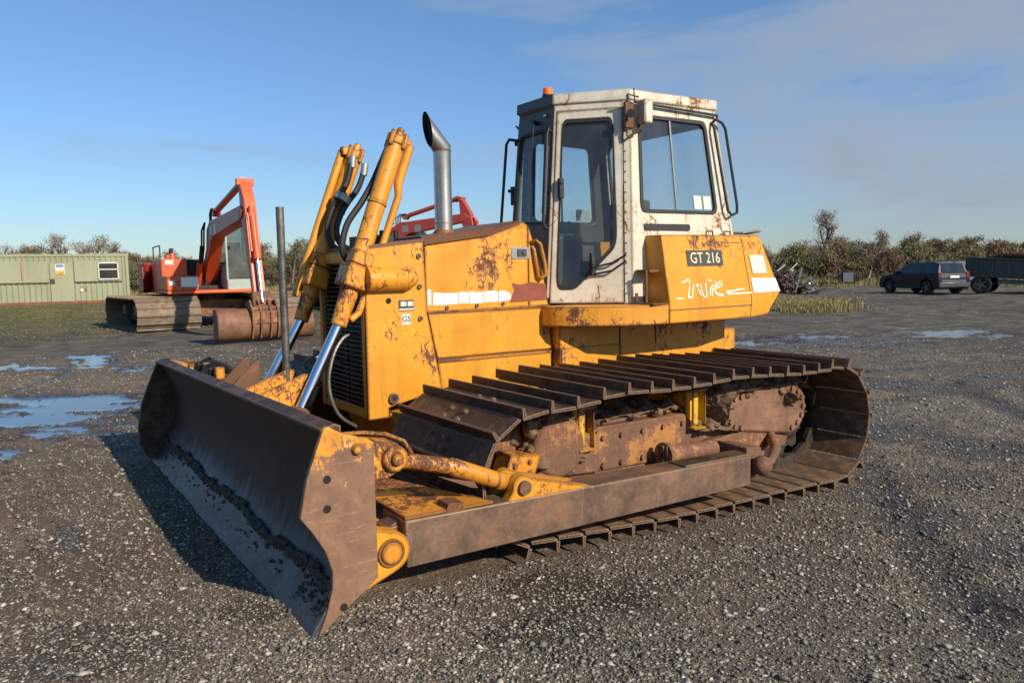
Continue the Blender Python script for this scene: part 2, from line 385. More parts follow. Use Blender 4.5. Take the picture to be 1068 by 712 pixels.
def undercarriage(s):
    m = MB(); y = lambda a: s*a
    def B(x0,x1,ya,yb,z0,z1,mm=m,mi=0): mm.box(x0,x1,min(y(ya),y(yb)),max(y(ya),y(yb)),z0,z1,mi)
    # track frame: box beam with sloped front and top cover plates
    m.xz([(-2.50,.16),(-4.55,.10),(-4.62,.42),(-4.20,.50),(-3.78,.50),(-3.72,.555),(-2.98,.565),(-2.86,.50),(-2.50,.46)], y(1.0), y(1.46))
    m.xz([(-2.95,.30),(-3.72,.27),(-3.72,.53),(-2.95,.545)], y(1.46), y(1.475))
    B(-2.99,-3.30,1.02,1.44,.565,.59); B(-3.36,-3.68,1.05,1.40,.56,.60)
    fr = m.build('track_frame', M['frame'], DZ, bevel=.012)
    b = MB()
    for x in (-2.99,-3.14,-3.32,-3.5,-3.68):
        b.cyl((x, y(1.475), .33), (x, y(1.492), .33), .018, None, 6); b.cyl((x, y(1.475), .50), (x, y(1.492), .50), .016, None, 6)
    for x in (-2.6,-2.75,-2.9): b.cyl((x, y(1.46), .27), (x, y(1.476), .27), .018, None, 6)
    b.each('bolt', M['frame'], fr)
    # idler
    i = MB(); i.lathe_y((-2.315,.42), [(y(1.06),.05),(y(1.06),.22),(y(1.10),.235),(y(1.10),.262),(y(1.34),.262),(y(1.34),.235),(y(1.38),.22),(y(1.38),.05)], 28)
    i.build('idler_wheel', M['frame'], DZ)
    k = MB(); k.lathe_y((-2.64,.50), [(y(1.1),.02),(y(1.1),.185),(y(1.50),.185),(y(1.52),.165),(y(1.52),.02)], 28)
    k.xz([(-2.66,.32),(-2.66,.60),(-2.95,.53),(-2.95,.30)], y(1.05), y(1.49))
    k.build('recoil_housing', M['frame'], DZ, bevel=.008)
    g = MB(); g.xz([(-2.22,.36),(-2.42,.33),(-2.48,.49),(-2.28,.52)], y(1.40), y(1.54)); 
    for q in ((-2.30,.45),(-2.40,.40),(-2.31,.40),(-2.40,.46)): g.cyl((q[0],y(1.54),q[1]),(q[0],y(1.552),q[1]),.014,None,8)
    g.build('idler_yoke', M['yel_rusty'], DZ, bevel=.006)
    # bottom rollers
    r = MB()
    for q in range(7):
        x = -2.78 - .3*q; z = .17 - .012*q
        r.lathe_y((x, z), [(y(1.08),.03),(y(1.08),.10),(y(1.12),.10),(y(1.12),.085),(y(1.32),.085),(y(1.32),.10),(y(1.36),.10),(y(1.36),.03)], 16)
    r.each('track_roller', M['chain'], DZ)
    # carrier roller brackets: upright yellow channels
    for x in (-2.83, -3.80):
        c = MB(); z0 = .46; z1 = .70
        c.xz([(x-.06,z0),(x+.055,z0),(x+.055,z1),(x-.06,z1)], y(1.44), y(1.452)); B(x-.062, x-.054, 1.452, 1.52, z0, z1, c); B(x+.005, x+.055, 1.50, 1.515, z0+.02, z1, c); B(x-.062,x+.06,1.44,1.53,z0-.01,z0+.004,c)
        c.build('carrier_bracket', M['yline'], DZ, bevel=.003)
        cr = MB(); cr.cyl((x, y(1.1), .64), (x, y(1.44), .64), .065, None, 16)
        cr.box(x-.07, x+.06, min(y(1.43),y(1.53)), max(y(1.43),y(1.53)), z1, z1+.02)
        cr.cyl((x+.01, y(1.50), z1+.03), (x+.01, y(1.50), z1+.05), .016, None, 6)
        cr.build('carrier_roller', M['yel_rusty'], DZ)
    # sprocket with teeth
    sp = MB(); pr = []
    for q in range(44):
        a = 2*PI*q/44; rr_ = .345 if q % 4 in (0, 1) else .285
        pr.append((-5.03 + rr_*math.cos(a), .355 + rr_*math.sin(a)))
    sp.xz(pr, y(1.17), y(1.24)); sp.lathe_y((-5.03,.355), [(y(1.0),.1),(y(1.0),.2),(y(1.30),.2),(y(1.34),.15),(y(1.34),.05)], 24)
    sp.build('sprocket', M['chain'], DZ)
    # final drive: long oval housing with bolted cover
    f = MB(); pts = []
    for q in range(13): a = math.radians(90 + 180*q/12); pts.append((-4.02 - .0 + .155*math.cos(a)*-1 - .0, .545 + .165*math.sin(a)))
    o1 = []
    for q in range(13): a = math.radians(-90 + 180*q/12); o1.append((-4.14 + .15*math.cos(a), .525 + .15*math.sin(a)))
    for q in range(15): a = math.radians(90 + 180*q/14); o1.append((-4.77 + .20*math.cos(a), .475 + .205*math.sin(a)))
    f.xz(o1, y(1.15), y(1.50))
    o2 = [(-4.46 + (p[0]+4.46)*.93, .50 + (p[1]-.50)*.92) for p in o1]
    f.xz(o2, y(1.50), y(1.54))
    fd = f.build('final_drive', M['drive'], DZ, bevel=.02)
    bb = MB()
    for q in range(0, len(o1), 2):
        p = o1[q]; x = -4.46 + (p[0]+4.46)*.84; z = .50 + (p[1]-.50)*.72
        bb.cyl((x, y(1.54), z), (x, y(1.556), z), .020, None, 6)
    bb.each('bolt', M['drive'], fd)
    bb = MB(); bb.xz([(-4.45,.44),(-4.94,.43),(-4.94,.434),(-4.45,.444)], y(1.541), y(1.544)); bb.xz([(-4.48,.55),(-4.92,.54),(-4.92,.544),(-4.48,.554)], y(1.541), y(1.544)); bb.each('seam', M['shoe'], fd)
    # casting and trunnion below the drive
    t = MB()
    t.xz([(-3.90,.36),(-4.30,.375),(-4.75,.27),(-4.72,.20),(-4.40,.22),(-3.90,.26)], y(1.30), y(1.52))
    t.tube([(-4.0,y(1.86),.245),(-4.2,y(1.78),.225),(-4.42,y(1.66),.25),(-4.6,y(1.45),.32)], [.035,.03,.034,.045], 10)
    t.xz([(-3.93,.15),(-4.06,.15),(-4.08,.34),(-3.93,.36)], y(1.55), y(1.80))
    t.build('trunnion_bracket', M['frame'], DZ, bevel=.01)
    bl = MB(); rg = []
    for q in range(9):
        a = math.radians(-90 + 180*q/8); rg.append((y(1.87) + s*.062*math.sin(a), max(.003, .066*math.cos(a))))
    bl.lathe_y((-3.99,.245), rg, 20); bl.build('trunnion_ball', M['frame'], DZ)
    # hydraulic roller lying on the frame
    h = MB(); h.cyl((-3.42, y(1.58), .345), (-3.86, y(1.58), .325), .058, None, 20); h.cyl((-3.40, y(1.58), .350), (-3.425, y(1.58), .350), .078, None, 20)
    hh = h.build('recoil_cylinder', M['frame'], DZ)
    h = MB()
    for dy, dz in ((.0,.045),(.0,-.045)): h.cyl((-3.395, y(1.58)+dy, .35+dz), (-3.385, y(1.58)+dy, .35+dz), .018, None, 8)
    h.box(-3.40,-3.392, y(1.58)-.04, y(1.58)+.04, .29,.41)
    h.build('end_cap', M['shoe'], hh)
    # pivot shaft to the hull
    pv = MB(); pv.cyl((-4.78, s*.45, .40), (-4.78, s*1.15, .40), .13, None, 18); pv.box(-3.0,-3.25, min(s*.4,s*1.05), max(s*.4,s*1.05), .30, .46)
    pv.build('pivot_shaft', M['frame'], DZ)

def clod(cx, cy, cz, rx, ry, rz, seed, det=3, amp=.5):
    bm = bmesh.new(); bmesh.ops.create_icosphere(bm, subdivisions=det, radius=1)
    vs = []
    for v in bm.verts:
        d = v.co.normalized(); k = 1 + amp*mnoise.fractal(d*1.6 + Vector((seed*7.3, seed, 0)), .9, 2.1, 4) + .18*mnoise.noise(d*7 + Vector((seed, 0, 0)))
        vs.append((cx + d.x*rx*k, cy + d.y*ry*k, cz + d.z*rz*k))
    fs = [tuple(v.index for v in f.verts) for f in bm.faces]; bm.free(); return vs, fs
def mud(s):
    r = random.Random(5 + s); y = lambda a: s*a
    m = MB()
    def put(*a, **k): m.add(*clod(*a, **k))
    sd = 1
    def sheet(pts, ya, yb, th, seed, nx=60, ny=14):
        P = [Vector((a, b)) for a, b in pts]; L = [0]
        for a, b in zip(P, P[1:]): L.append(L[-1] + (b-a).length)
        rings = []
        for i in range(nx+1):
            dd = L[-1]*i/nx; j = 0
            while j < len(L)-2 and L[j+1] < dd: j += 1
            q = P[j].lerp(P[j+1], (dd-L[j])/(L[j+1]-L[j])); tq = (P[j+1]-P[j]).normalized(); nq = Vector((-tq.y, tq.x)); nq = nq if nq.y > 0 else -nq
            row = []
            for k in range(ny+1):
                yy = ya + (yb-ya)*k/ny; e = min(1, 5*i/nx, 5*(nx-i)/nx)*min(1, 4*(ny-k)/ny + .25)
                h_ = th*(.55 + 1.5*mnoise.fractal(Vector((q.x*7, yy*7, seed*5.1)), .8, 2.2, 5) + .5*mnoise.noise(Vector((q.x*32, yy*32, seed))))*e
                row.append((q.x + nq.x*h_, y(yy), q.y + nq.y*h_))
            rings.append(row)
        fs = [(i*(ny+1)+k, i*(ny+1)+k+1, (i+1)*(ny+1)+k+1, (i+1)*(ny+1)+k) for i in range(nx) for k in range(ny)]
        m.add([p for r_ in rings for p in r_], fs)
    sheet([(-2.93,.56),(-3.0,.592),(-3.3,.592),(-3.66,.59),(-3.80,.52)], 1.02, 1.455, .045, 3)
    arc = [(-3.985,.50)] + [(-4.14 + .155*math.cos(a), .525 + .155*math.sin(a)) for a in [math.radians(160 - 35*k) for k in range(3)]][::1]
    arc = [(-3.99,.50),(-4.02,.60),(-4.10,.665),(-4.30,.678),(-4.50,.682),(-4.70,.682),(-4.84,.655),(-4.92,.61)]
    sheet(arc, 1.15, 1.60, .060, 7, 90, 20)
    sheet([(-3.80,.44),(-3.95,.42),(-4.15,.40)], 1.3, 1.56, .04, 9, 30, 10)
    sheet([(-2.47,.50),(-2.55,.66),(-2.66,.69),(-2.78,.62),(-2.84,.55)], 1.12, 1.47, .030, 11, 40, 12)
    for x, z, rx, rz in ((-4.62,.62,.09,.085),(-4.70,.57,.05,.10),(-3.99,.55,.04,.11)):
        put(x, y(1.38), z, rx, .17, rz, sd, 4, .62); sd += 1
    for q in range(60):
        x = -4.0 - r.random()*.86; put(x, y(1.42 + r.random()*.13), .655 + r.gauss(0,.025) - .10*max(0, r.random()-.6)*2, .012 + r.random()*.030, .02, .010 + r.random()*.024, sd, 2, .6); sd += 1
    for q in range(30):
        put(-2.95 - r.random()*.83, y(1.1 + r.random()*.38), .585 + r.random()*.025, .010 + r.random()*.030, .02, .008 + r.random()*.018, sd, 2, .6); sd += 1
    for q in range(4):
        put(-2.95 - r.random()*.85, y(1.05 + r.random()*.35), .58 + r.random()*.02, .04 + r.random()*.06, .05, .015 + r.random()*.025, sd, 3, .6); sd += 1
    for q in range(14):
        put(-3.78 - r.random()*.42, y(1.3 + r.random()*.25), .44 + r.random()*.05, .015 + r.random()*.04, .04, .012 + r.random()*.03, sd, 2, .6); sd += 1
    for q in range(90):
        a_ = r.random()*2*PI; put(-2.64 + .19*math.cos(a_), y(1.30 + r.random()*.2), .50 + .19*math.sin(a_), .008 + r.random()*.028, .03, .008 + r.random()*.022, sd, 2, .6); sd += 1
    for q in range(14):
        put(-2.42 - r.random()*.14, y(1.3 + r.random()*.2), .42 + r.random()*.22, .03 + r.random()*.03, .04, .04 + r.random()*.03, sd, 2); sd += 1
    m.build('mud', M['mud'], DZ)['kind'] = 'stuff'
    m = MB()
    for q in range(0):
        i = rnd.choice(range(17, 27)); p = path[i]; q2 = p + (Vector((-4.6,.36)) - p)*.10
        pass
for s in (1, -1): undercarriage(s); mud(s)

# ---- blade (leans a touch to its far side)
def bz(y, z): return z + .012*(y - 1.88) * (z / .87 if z > 0 else 0) + .0
BW = 1.885
prof = [(-1.115,.870),(-1.150,.80),(-1.195,.68),(-1.220,.56),(-1.225,.45),(-1.205,.34),(-1.165,.24),(-1.12,.165)]
def strip(mb, pts, thick, y0, y1, n=24, mi=0, back=-1):
    ys = [y0 + (y1-y0)*i/n for i in range(n+1)]
    rings = []
    for yy in ys:
        f = [(p[0], yy, bz(yy, p[1])) for p in pts]; b = [(p[0] - thick, yy, bz(yy, p[1])) for p in reversed(pts)]
        rings.append(f + b)
    mb.ring(rings, True, mi)
b = MB(); strip(b, prof, .028, -BW+.012, BW-.012); blade = b.build('blade', M['mold'], DZ)
b = MB(); strip(b, [(-1.125,.18),(-1.085,.10),(-1.035,.03),(-1.015,-.004)], .03, -BW+.012, BW-.012); b.build('cutting_edge', M['moldlow'], blade, bevel=.003)
b = MB()      # rolled lip along the top
rings = []
for i in range(25):
    yy = -BW + .012 + (2*BW-.024)*i/24
    rings.append([(-1.10 + dx, yy, bz(yy, .872) + dz) for dx, dz in ((.004,-.012),(.004,.004),(-.055,.020),(-.085,.010),(-.085,-.03),(-.06,-.03))])
b.ring(rings); b.build('top_lip', M['shoe'], blade, bevel=.004)
# caked dirt line on the bolt row of the cutting edge
b = MB(); r = random.Random(3)
for i in range(1300):
    yy = -1.85 + 3.70*r.random(); zz = .185 + r.gauss(0,.012) + .014*math.sin(yy*5) + .008*math.sin(yy*17); xx = -1.118 + (zz-.175)*-.42
    k = r.random()**2
    b.add(*clod(xx+.002, yy, bz(yy, zz), .004 + k*.010, .008 + k*.026, .005 + k*.013, i, 1, .6))
for i in range(150):
    yy = 1.55 + .32*r.random() if i % 2 else -1.85 + 3.7*r.random(); zz = r.uniform(.03,.17); xx = -1.045 - (zz-.02)*.50
    b.add(*clod(xx+.004, yy, bz(yy, zz), .004, .010 + r.random()*.012, .006 + r.random()*.012, i, 1, .6))
b.build('caked_dirt', M['mudwet'], DZ)['kind'] = 'stuff'
EP = [(-1.125,.885),(-1.105,.878),(-1.025,.68),(-.990,.52),(-1.035,.455),(-1.09,.36),(-1.118,.265),(-1.115,.19),(-1.085,.09),(-1.045,.0),(-1.275,.155),(-1.325,.19),(-1.325,.79),(-1.30,.81),(-1.19,.845)]
EPF = [(-1.125,.875),(-1.105,.868),(-1.02,.66),(-.965,.50),(-.935,.32),(-.935,.17),(-.965,.09),(-1.015,.03),(-1.06,.03),(-1.275,.155),(-1.325,.19),(-1.325,.79),(-1.30,.81),(-1.19,.845)]
for s in (1, -1):
    yy = s*BW; z_ = lambda z: bz(yy, z)
    b = MB(); b.xz([(p[0], z_(p[1])) for p in (EP if s == 1 else EPF)], yy - s*.028, yy)
    ep = b.build('end_plate', M['end'] if s == 1 else M['shoe'], DZ, bevel=.003)
    b = MB()
    for (x, z) in ((-1.11,.665),(-1.105,.54),(-1.16,.10)): b.cyl((x, yy - s*.005, z_(z)), (x, yy + s*.0035, z_(z)), .017, None, 12)
    b.each('bolt_hole', M['exhin'], ep)
    b = MB(); b.cyl((-1.245, yy, z_(.775)), (-1.245, yy + s*.02, z_(.775)), .026, .02, 14); b.build('bolt', M['yel_worn'], ep)
    # back bracket for tilt brace
    b = MB(); b.xz([(-1.325,.79),(-1.31,.62),(-1.39,.61),(-1.475,.645),(-1.49,.715),(-1.45,.765)], s*1.72, s*1.86); 
    b.lathe_y((-1.43,.70), [(s*1.86,.01),(s*1.86,.062),(s*1.885,.058),(s*1.885,.01)], 14)
    b.lathe_y((-1.43,.70), [(s*1.885,.01),(s*1.885,.03),(s*1.905,.028),(s*1.905,.01)], 8)
    b.tube([(-1.15, s*1.84,.84),(-1.30, s*1.82,.825),(-1.42, s*1.80,.80),(-1.50,s*1.82,.76),(-1.53,s*1.84,.70)], .011, 6)
    b.build('brace_bracket', M['yel_worn'], blade, bevel=.006)
    # lower pivot lug
    b = MB(); pts = [(-1.24,.12),(-1.24,.44)]
    for q in range(9): a = math.radians(75 - 165*q/8); pts.append((-1.385 + -.0 - .085*math.cos(a)*1.0, .285 + .085*math.sin(a)*1.0))
    pts = [(-1.24,.13),(-1.24,.44),(-1.33,.40)] + [(-1.39 - .095*math.cos(a), .285 + .095*math.sin(a)) for a in [math.radians(80 - 150*q/8) for q in range(9)]]
    b.xz(pts, s*1.80, s*1.88); b.xz(pts, s*1.62, s*1.68)
    b.build('pivot_lug', M['yel'], blade, bevel=.006)
    b = MB(); b.lathe_y((-1.39,.285), [(s*1.6,.05),(s*1.895,.05),(s*1.90,.045),(s*1.90,.01)], 20); b.lathe_y((-1.39,.285), [(s*1.881,.001),(s*1.881,.064),(s*1.892,.064),(s*1.892,.054),(s*1.886,.052),(s*1.886,.001)], 24)
    b.build('pivot_pin', M['yel_rusty'], blade)
# ribs and back structure
b = MB()
b.box(-1.38,-1.26,-1.7,1.7,.24,.34); b.box(-1.36,-1.26,-1.7,1.7,.66,.74)
for yy in (-1.4,-.9,.9,1.4): b.xz([(-1.262,.25),(-1.42,.30),(-1.36,.74),(-1.262,.78)], yy-.015, yy+.015)
b.each('back_rib', M['yel_worn'], blade, bevel=.004)
b = MB()
b.xz([(-1.262,.80),(-1.42,.95),(-1.455,.955),(-1.45,.86),(-1.38,.70),(-1.262,.62)], -.44,-.415); b.xz([(-1.262,.80),(-1.42,.95),(-1.455,.955),(-1.45,.86),(-1.38,.70),(-1.262,.62)], -.19,-.17)
b.each('cylinder_mount', M['brown'], blade, bevel=.004)
b = MB()
for ya in (.0, .30): b.xz([(-1.262,.79),(-1.58,.905),(-1.615,.895),(-1.61,.83),(-1.52,.62),(-1.262,.60)], ya, ya+.022)
b.each('cylinder_mount', M['yel_worn'], blade, bevel=.004)
b = MB(); r = random.Random(9)
for i in range(5):
    y0 = -1.15 + i*.12
    b.tube([(-1.22, y0, .72),(-1.26, y0 + .02, .86),(-1.33, y0 + .10, .90),(-1.42, y0+.2,.80)], .016, 7)
b.each('hydraulic_hose', M['rubber'], blade)
b = MB()
for i in range(4): b.box(-1.32,-1.26,-1.12 + i*.17,-1.07 + i*.17,.80,.865 + .02*(i % 2)); 
b.box(-1.24,-1.17,-1.72,-1.35,.80,.850)
b.each('hose_clamp', M['yel_worn'], blade, bevel=.006)
b = MB(); b.cyl((-1.57,0,.46), (-1.575,0,1.945), .0255, None, 18); b.build('guide_pole', M['pole'], DZ)
b = MB(); b.box(-1.70,-1.27,-.06,.06,.40,.47); b.build('pole_socket', M['yel_rusty'], DZ, bevel=.004)

# ---- push arms, tilt braces
for s in (1, -1):
    b = MB(); y = lambda a: s*a
    b.hexa([(-1.475,y(1.62),.185),(-1.475,y(1.865),.185),(-3.885,y(1.865),.135),(-3.885,y(1.70),.135),(-1.475,y(1.62),.405),(-1.475,y(1.865),.405),(-3.885,y(1.865),.325),(-3.885,y(1.70),.325)])
    arm = b.build('push_arm', M['beam'], DZ, bevel=.008)
    b = MB(); b.hexa([(-1.50,y(1.18),.405),(-1.485,y(1.84),.407),(-3.80,y(1.84),.334),(-3.80,y(1.72),.334),(-1.50,y(1.18),.418),(-1.485,y(1.84),.418),(-3.80,y(1.84),.345),(-3.80,y(1.72),.345)])
    b2 = MB(); b2.hexa([(-1.48,y(1.15),.408),(-1.478,y(1.855),.408),(-1.95,y(1.855),.394),(-1.70,y(1.15),.402),(-1.48,y(1.15),.420),(-1.478,y(1.855),.420),(-1.95,y(1.855),.405),(-1.70,y(1.15),.414)])
    b2.build('top_plate', M['yel_rusty'], arm)
    b = MB(); b.box(-1.55,-1.40,min(y(1.66),y(1.80)),max(y(1.66),y(1.80)),.20,.37); b.xz([(-1.50,.19),(-1.36,.24),(-1.36,.34),(-1.50,.40)], y(1.69), y(1.79)); b.build('arm_eye', M['brown'], arm, bevel=.006)
    b = MB(); b.xz([(-1.68,.39),(-1.78,.385),(-1.78,.435),(-1.70,.44)], y(1.76), y(1.862)); b.build('stop_block', M['brown'], arm, bevel=.003)
    b = MB(); b.xz([(-3.30,.345),(-3.30,.357),(-3.88,.337),(-3.88,.328)], y(1.73), y(1.86)); b.build('wear_pad', M['shoe'], arm)
    # bracket + pin on the arm
    b = MB(); pts = [(-2.02,.375),(-2.04,.43)] + [(-2.13 + .062*math.cos(a), .438 + .062*math.sin(a)) for a in [math.radians(140 - 110*q/6) for q in range(7)]][::-1][::-1] + [(-2.52,.365)]
    pts = [(-2.03,.378)] + [(-2.13 - .062*math.cos(a), .44 + .062*math.sin(a)) for a in [math.radians(190 - 150*q/8) for q in range(9)]] + [(-2.62,.355)]
    b.xz(pts, y(1.80), y(1.86)); b.xz(pts, y(1.66), y(1.71))
    b.build('brace_lug', M['yel_worn'], arm, bevel=.004)
    b = MB(); b.cyl((-2.13,y(1.64),.44),(-2.13,y(1.88),.44),.036,None,16); b.build('pin', M['frame'], arm)
    b = MB(); b.tube([(-1.47,y(1.80),.675),(-1.75,y(1.785),.595),(-1.76,y(1.785),.592),(-2.06,y(1.765),.462)], [.037,.037,.044,.042], 18)
    b.cyl((-2.02,y(1.765),.475),(-2.14,y(1.76),.44),.048,.044,14)
    br = b.build('tilt_brace', M['yel_rusty'], DZ)
    b = MB(); b.xz([(-1.70,.55),(-1.88,.50),(-1.90,.465),(-1.86,.475)], y(1.76), y(1.80)); b.build('brace_guide', M['frame'], br)

# ---- lift cylinders
for s in (1, -1):
    y = s*.345
    A = Vector((-2.245, y, 2.36)); B_ = Vector((-1.80, y, 1.19)); Cc = Vector((-1.50, y*1.12, .66)); d = (B_ - A).normalized(); nrm = Vector((-d.z, 0, d.x)) # points towards -X/up
    b = MB(); b.tube([A, A + d*.42, A + d*.421, A+d*.435, A+d*.436, B_ - d*.18, B_ - d*.179, B_], [.058,.058,.064,.064,.058,.058,.056,.050], 22)
    cy = b.build('lift_cylinder', M['yel_worn'], DZ)
    b = MB(); b.cyl(A - d*.03, A + d*.03, .070, None, 8); b.cyl(A - d*.085 + Vector((-.01,0,0)), A - d*.03, .022, .03, 10)
    for a in range(4):
        q = Vector((math.cos(a*PI/2+.6), math.sin(a*PI/2+.6), 0)); q = q - d*q.dot(d); q = q.normalized()*.060
        b.cyl(A + q - d*.05, A + q + d*.05, .02, None, 6)
    b.build('end_cap', M['yel_worn'], cy, bevel=.004)
    # oil pipe down the rear side
    n2 = Vector((-.94, 0, -.36))
    n2 = n2 - d*n2.dot(d); n2.normalize()
    ps = [A + n2*.085 + d*.0, A + n2*.085 + d*.26, A + n2*.112 + d*.34, A + n2*.108 + d*.72, A + n2*.10 + d*1.0, A + n2*.09 + d*1.14, A + n2*.05 + d*1.20] if s > 0 else [A - n2*.08 + d*.0, A - n2*.08 + d*.5, A - n2*.085 + d*1.1]
    b = MB(); b.tube([p + Vector((0, s*.03, 0)) for p in ps], [.030,.030,.024,.023,.022,.022,.022][:len(ps)], 10)
    b.box(*(sum(([v - .03, v + .03] for v in (A + n2*.07*s)), []))); b.build('oil_pipe', M['yel'], cy, bevel=.004)
    # rod
    b = MB(); b.cyl(B_ - d*.02, Cc, .034, None, 18); b.build('piston_rod', M['chrome'], cy)
    b = MB(); b.cyl(Cc + (B_-Cc).normalized()*.03, Cc, .05, None, 12); b.cyl((Cc.x, Cc.y-.06, Cc.z), (Cc.x, Cc.y+.06, Cc.z), .06, None, 16); b.build('rod_eye', M['brown'], cy)
    # trunnion yoke
    Yk = A + d*.93
    b = MB(); xd = d; Mx = frame_M(Yk, d, (0, 1, 0)).to_4x4()
    Mx = Matrix((d, Vector((0,1,0)), d.cross(Vector((0,1,0))))).transposed().to_4x4(); Mx.translation = Yk
    b.box(-.075, .075, -.088, .088, -.082, .082, 0, Mx)
    b.box(-.17,-.075,-.05,.075,-.07,.07,0,Mx)
    b.build('cylinder_yoke', M['yel_worn'], DZ, bevel=.012)
    b = MB(); b.tube([(-1.96, s*.42,1.475),(-2.24, s*.42,1.475),(-2.285, s*.415,1.475),(-2.30, s*.40,1.475)], [.078,.078,.058,.02], 20)
    b.build('trunnion_tube', M['yel_worn'], DZ)
    # hoses
    def smooth(pts):
        P = []; pts = [Vector(p) for p in pts]
        for i in range(len(pts)-1):
            q0 = pts[max(i-1,0)]; q1 = pts[i]; q2 = pts[i+1]; q3 = pts[min(i+2, len(pts)-1)]
            for t in [j/5 for j in range(5)]:
                P.append(.5*((2*q1) + (q2-q0)*t + (2*q0-5*q1+4*q2-q3)*t*t + (3*q1-q0-3*q2+q3)*t**3))
        return P + [pts[-1]]
    b = MB()
    if s > 0: b.tube(smooth([(-2.22,.30,2.36),(-2.15,.28,2.20),(-2.08,.27,2.06),(-2.01,.26,1.95),(-1.92,.25,1.82),(-1.885,.25,1.66),(-1.97,.22,1.57),(-2.12,.15,1.62)]), .022, 8)
    else:
        b.tube(smooth([(-2.20,-.26,2.33),(-2.15,-.26,2.16),(-2.08,-.25,2.05),(-2.01,-.25,1.92),(-1.985,-.25,1.79),(-2.03,-.22,1.69),(-2.16,-.12,1.64)]), .022, 8)
        b.tube(smooth([(-2.29,-.26,2.27),(-2.23,-.26,2.12),(-2.14,-.25,2.01),(-2.07,-.24,1.90),(-2.04,-.22,1.79),(-2.08,-.20,1.70),(-2.20,-.08,1.65)]), .022, 8)
    b.each('hydraulic_hose', M['rubber'], cy)
    if s < 0:
        b = MB(); b.tube([(-2.115,-.25,2.06),(-2.09,-.25,2.02)], [.062,.062], 12); b.build('hose_clamp', M['steelg'], cy)
        b = MB(); b.cyl((-2.20,-.26,2.34),(-2.19,-.26,2.26),.026,None,10); b.cyl((-2.29,-.26,2.29),(-2.275,-.26,2.21),.026,None,10); b.each('hose_fitting', M['steelg'], cy)
b = MB()
b.tube(smooth([(-1.98,.20,1.12),(-1.88,.22,1.10),(-1.79,.25,.98),(-1.75,.27,.80),(-1.80,.28,.62),(-1.92,.28,.52)]), .012, 8)
b.tube(smooth([(-1.98,-.1,.9),(-1.78,-.12,.95),(-1.66,-.1,.8),(-1.62,.0,.62),(-1.7,.1,.5)]), .012, 8)
b.each('front_hose', M['pole'], DZ)

# ---- hood, grille, hull
HW = .385
b = MB()
for s in (1, -1):
    yo = s*.405
    b.xz([(-1.955,.575),(-2.10,.575),(-2.10,.64),(-2.50,.72),(-2.40,1.245),(-2.385,1.72),(-2.0,1.675),(-1.965,1.655)], yo - s*.02, yo)
b.xz([(-1.965,1.60),(-2.0,1.672),(-2.385,1.717),(-2.385,1.66)], -.385, .385)
b.box(-1.99,-1.955,-.385,-.335,.575,1.66); b.box(-1.99,-1.955,.335,.385,.575,1.66); b.box(-1.99,-1.96,-.335,.335,.575,.64); b.box(-1.99,-1.96,-.335,.335,1.58,1.66)
rg = b.build('radiator_guard', M['yel_hood'], DZ, bevel=.006)
b = MB()
for q in range(30): z = .66 + q*.0315; b.box(-2.0,-1.972,-.332,.332,z,z+.010,0)
for yy in (-.30,.0,.30): b.box(-2.005,-1.985,yy-.008,yy+.008,.64,1.58)
b.box(-2.04,-2.03,-.335,.335,.62,1.60)
b.build('grille', M['grille'], rg)
b = MB()
for z in (1.62,1.42,1.21): b.cyl((-2.345,.405,z),(-2.345,.42,z),.017,None,8)
b.cyl((-2.13,.405,.70),(-2.13,.428,.70),.034,None,14)
b.each('bolt', M['shoe'], rg)
b = MB(); b.cyl((-2.13,.4275,.70),(-2.13,.430,.70),.012,None,10); b.cyl((-2.12,.405,1.335),(-2.12,.412,1.335),.018,None,10); b.each('bolt_hole', M['exhin'], rg)
# stickers on the guard (white emblem labels)
b = MB(); b.box(-2.30,-2.19,.405,.4075,1.265,1.335); st = b.build('sticker', M['plate'], DZ)
b = MB()
for i in range(2): b.box(-2.245 - .05*i, -2.205 - .05*i,.4075,.409,1.295,1.325)
b.box(-2.298,-2.192,.4075,.409,1.27,1.280); b.build('printed_mark', M['sticker'], st)
b = MB(); b.box(-2.275,-2.21,.405,.4075,1.175,1.245); st = b.build('sticker', M['sticker'], DZ)
me = text_mesh('GS', .055, M['plate'], frame_M((-2.243,.4085,1.21), (-1,0,0), (0,0,1)), .001, 'printed_lettering', OFF); obj('printed_lettering', me, st)
# hood proper
b = MB()
sec = lambda x, zt, zb: [(x,-HW,zb),(x,HW,zb),(x,HW,zt-.03),(x,HW-.05,zt),(x,-HW+.05,zt),(x,-HW,zt-.03)]
b.ring([sec(-2.405,1.722,1.245), sec(-2.9,1.785,1.245), sec(-3.25,1.865,1.245)]); 
b.ring([[(-3.25,-HW,1.245),(-3.25,HW,1.245),(-3.25,HW,1.835),(-3.25,HW-.05,1.865),(-3.25,-HW+.05,1.865),(-3.25,-HW,1.835)],
        [(-3.43,-HW,1.245),(-3.43,HW,1.245),(-3.385,HW,1.50),(-3.37,HW-.05,1.52),(-3.37,-HW+.05,1.52),(-3.385,-HW,1.50)]])
b.v = b.v[:18] + [(-3.255 if i < 6 else v[0], v[1], v[2]) for i, v in enumerate(b.v[18:])]
hood = b.build('engine_hood', M['yel_hood'], DZ, bevel=.006)
b = MB(); b.ring([[(-2.39,-.36,1.715),(-2.39,.40,1.690),(-2.39,.403,1.712),(-2.39,.36,1.752),(-2.39,-.36,1.752)],[(-2.9,-.36,1.775),(-2.9,.40,1.757),(-2.9,.403,1.779),(-2.9,.36,1.812),(-2.9,-.36,1.812)],[(-3.20,-.36,1.84),(-3.20,.36,1.84),(-3.2,.362,1.857),(-3.2,.33,1.872),(-3.2,-.36,1.872)]])
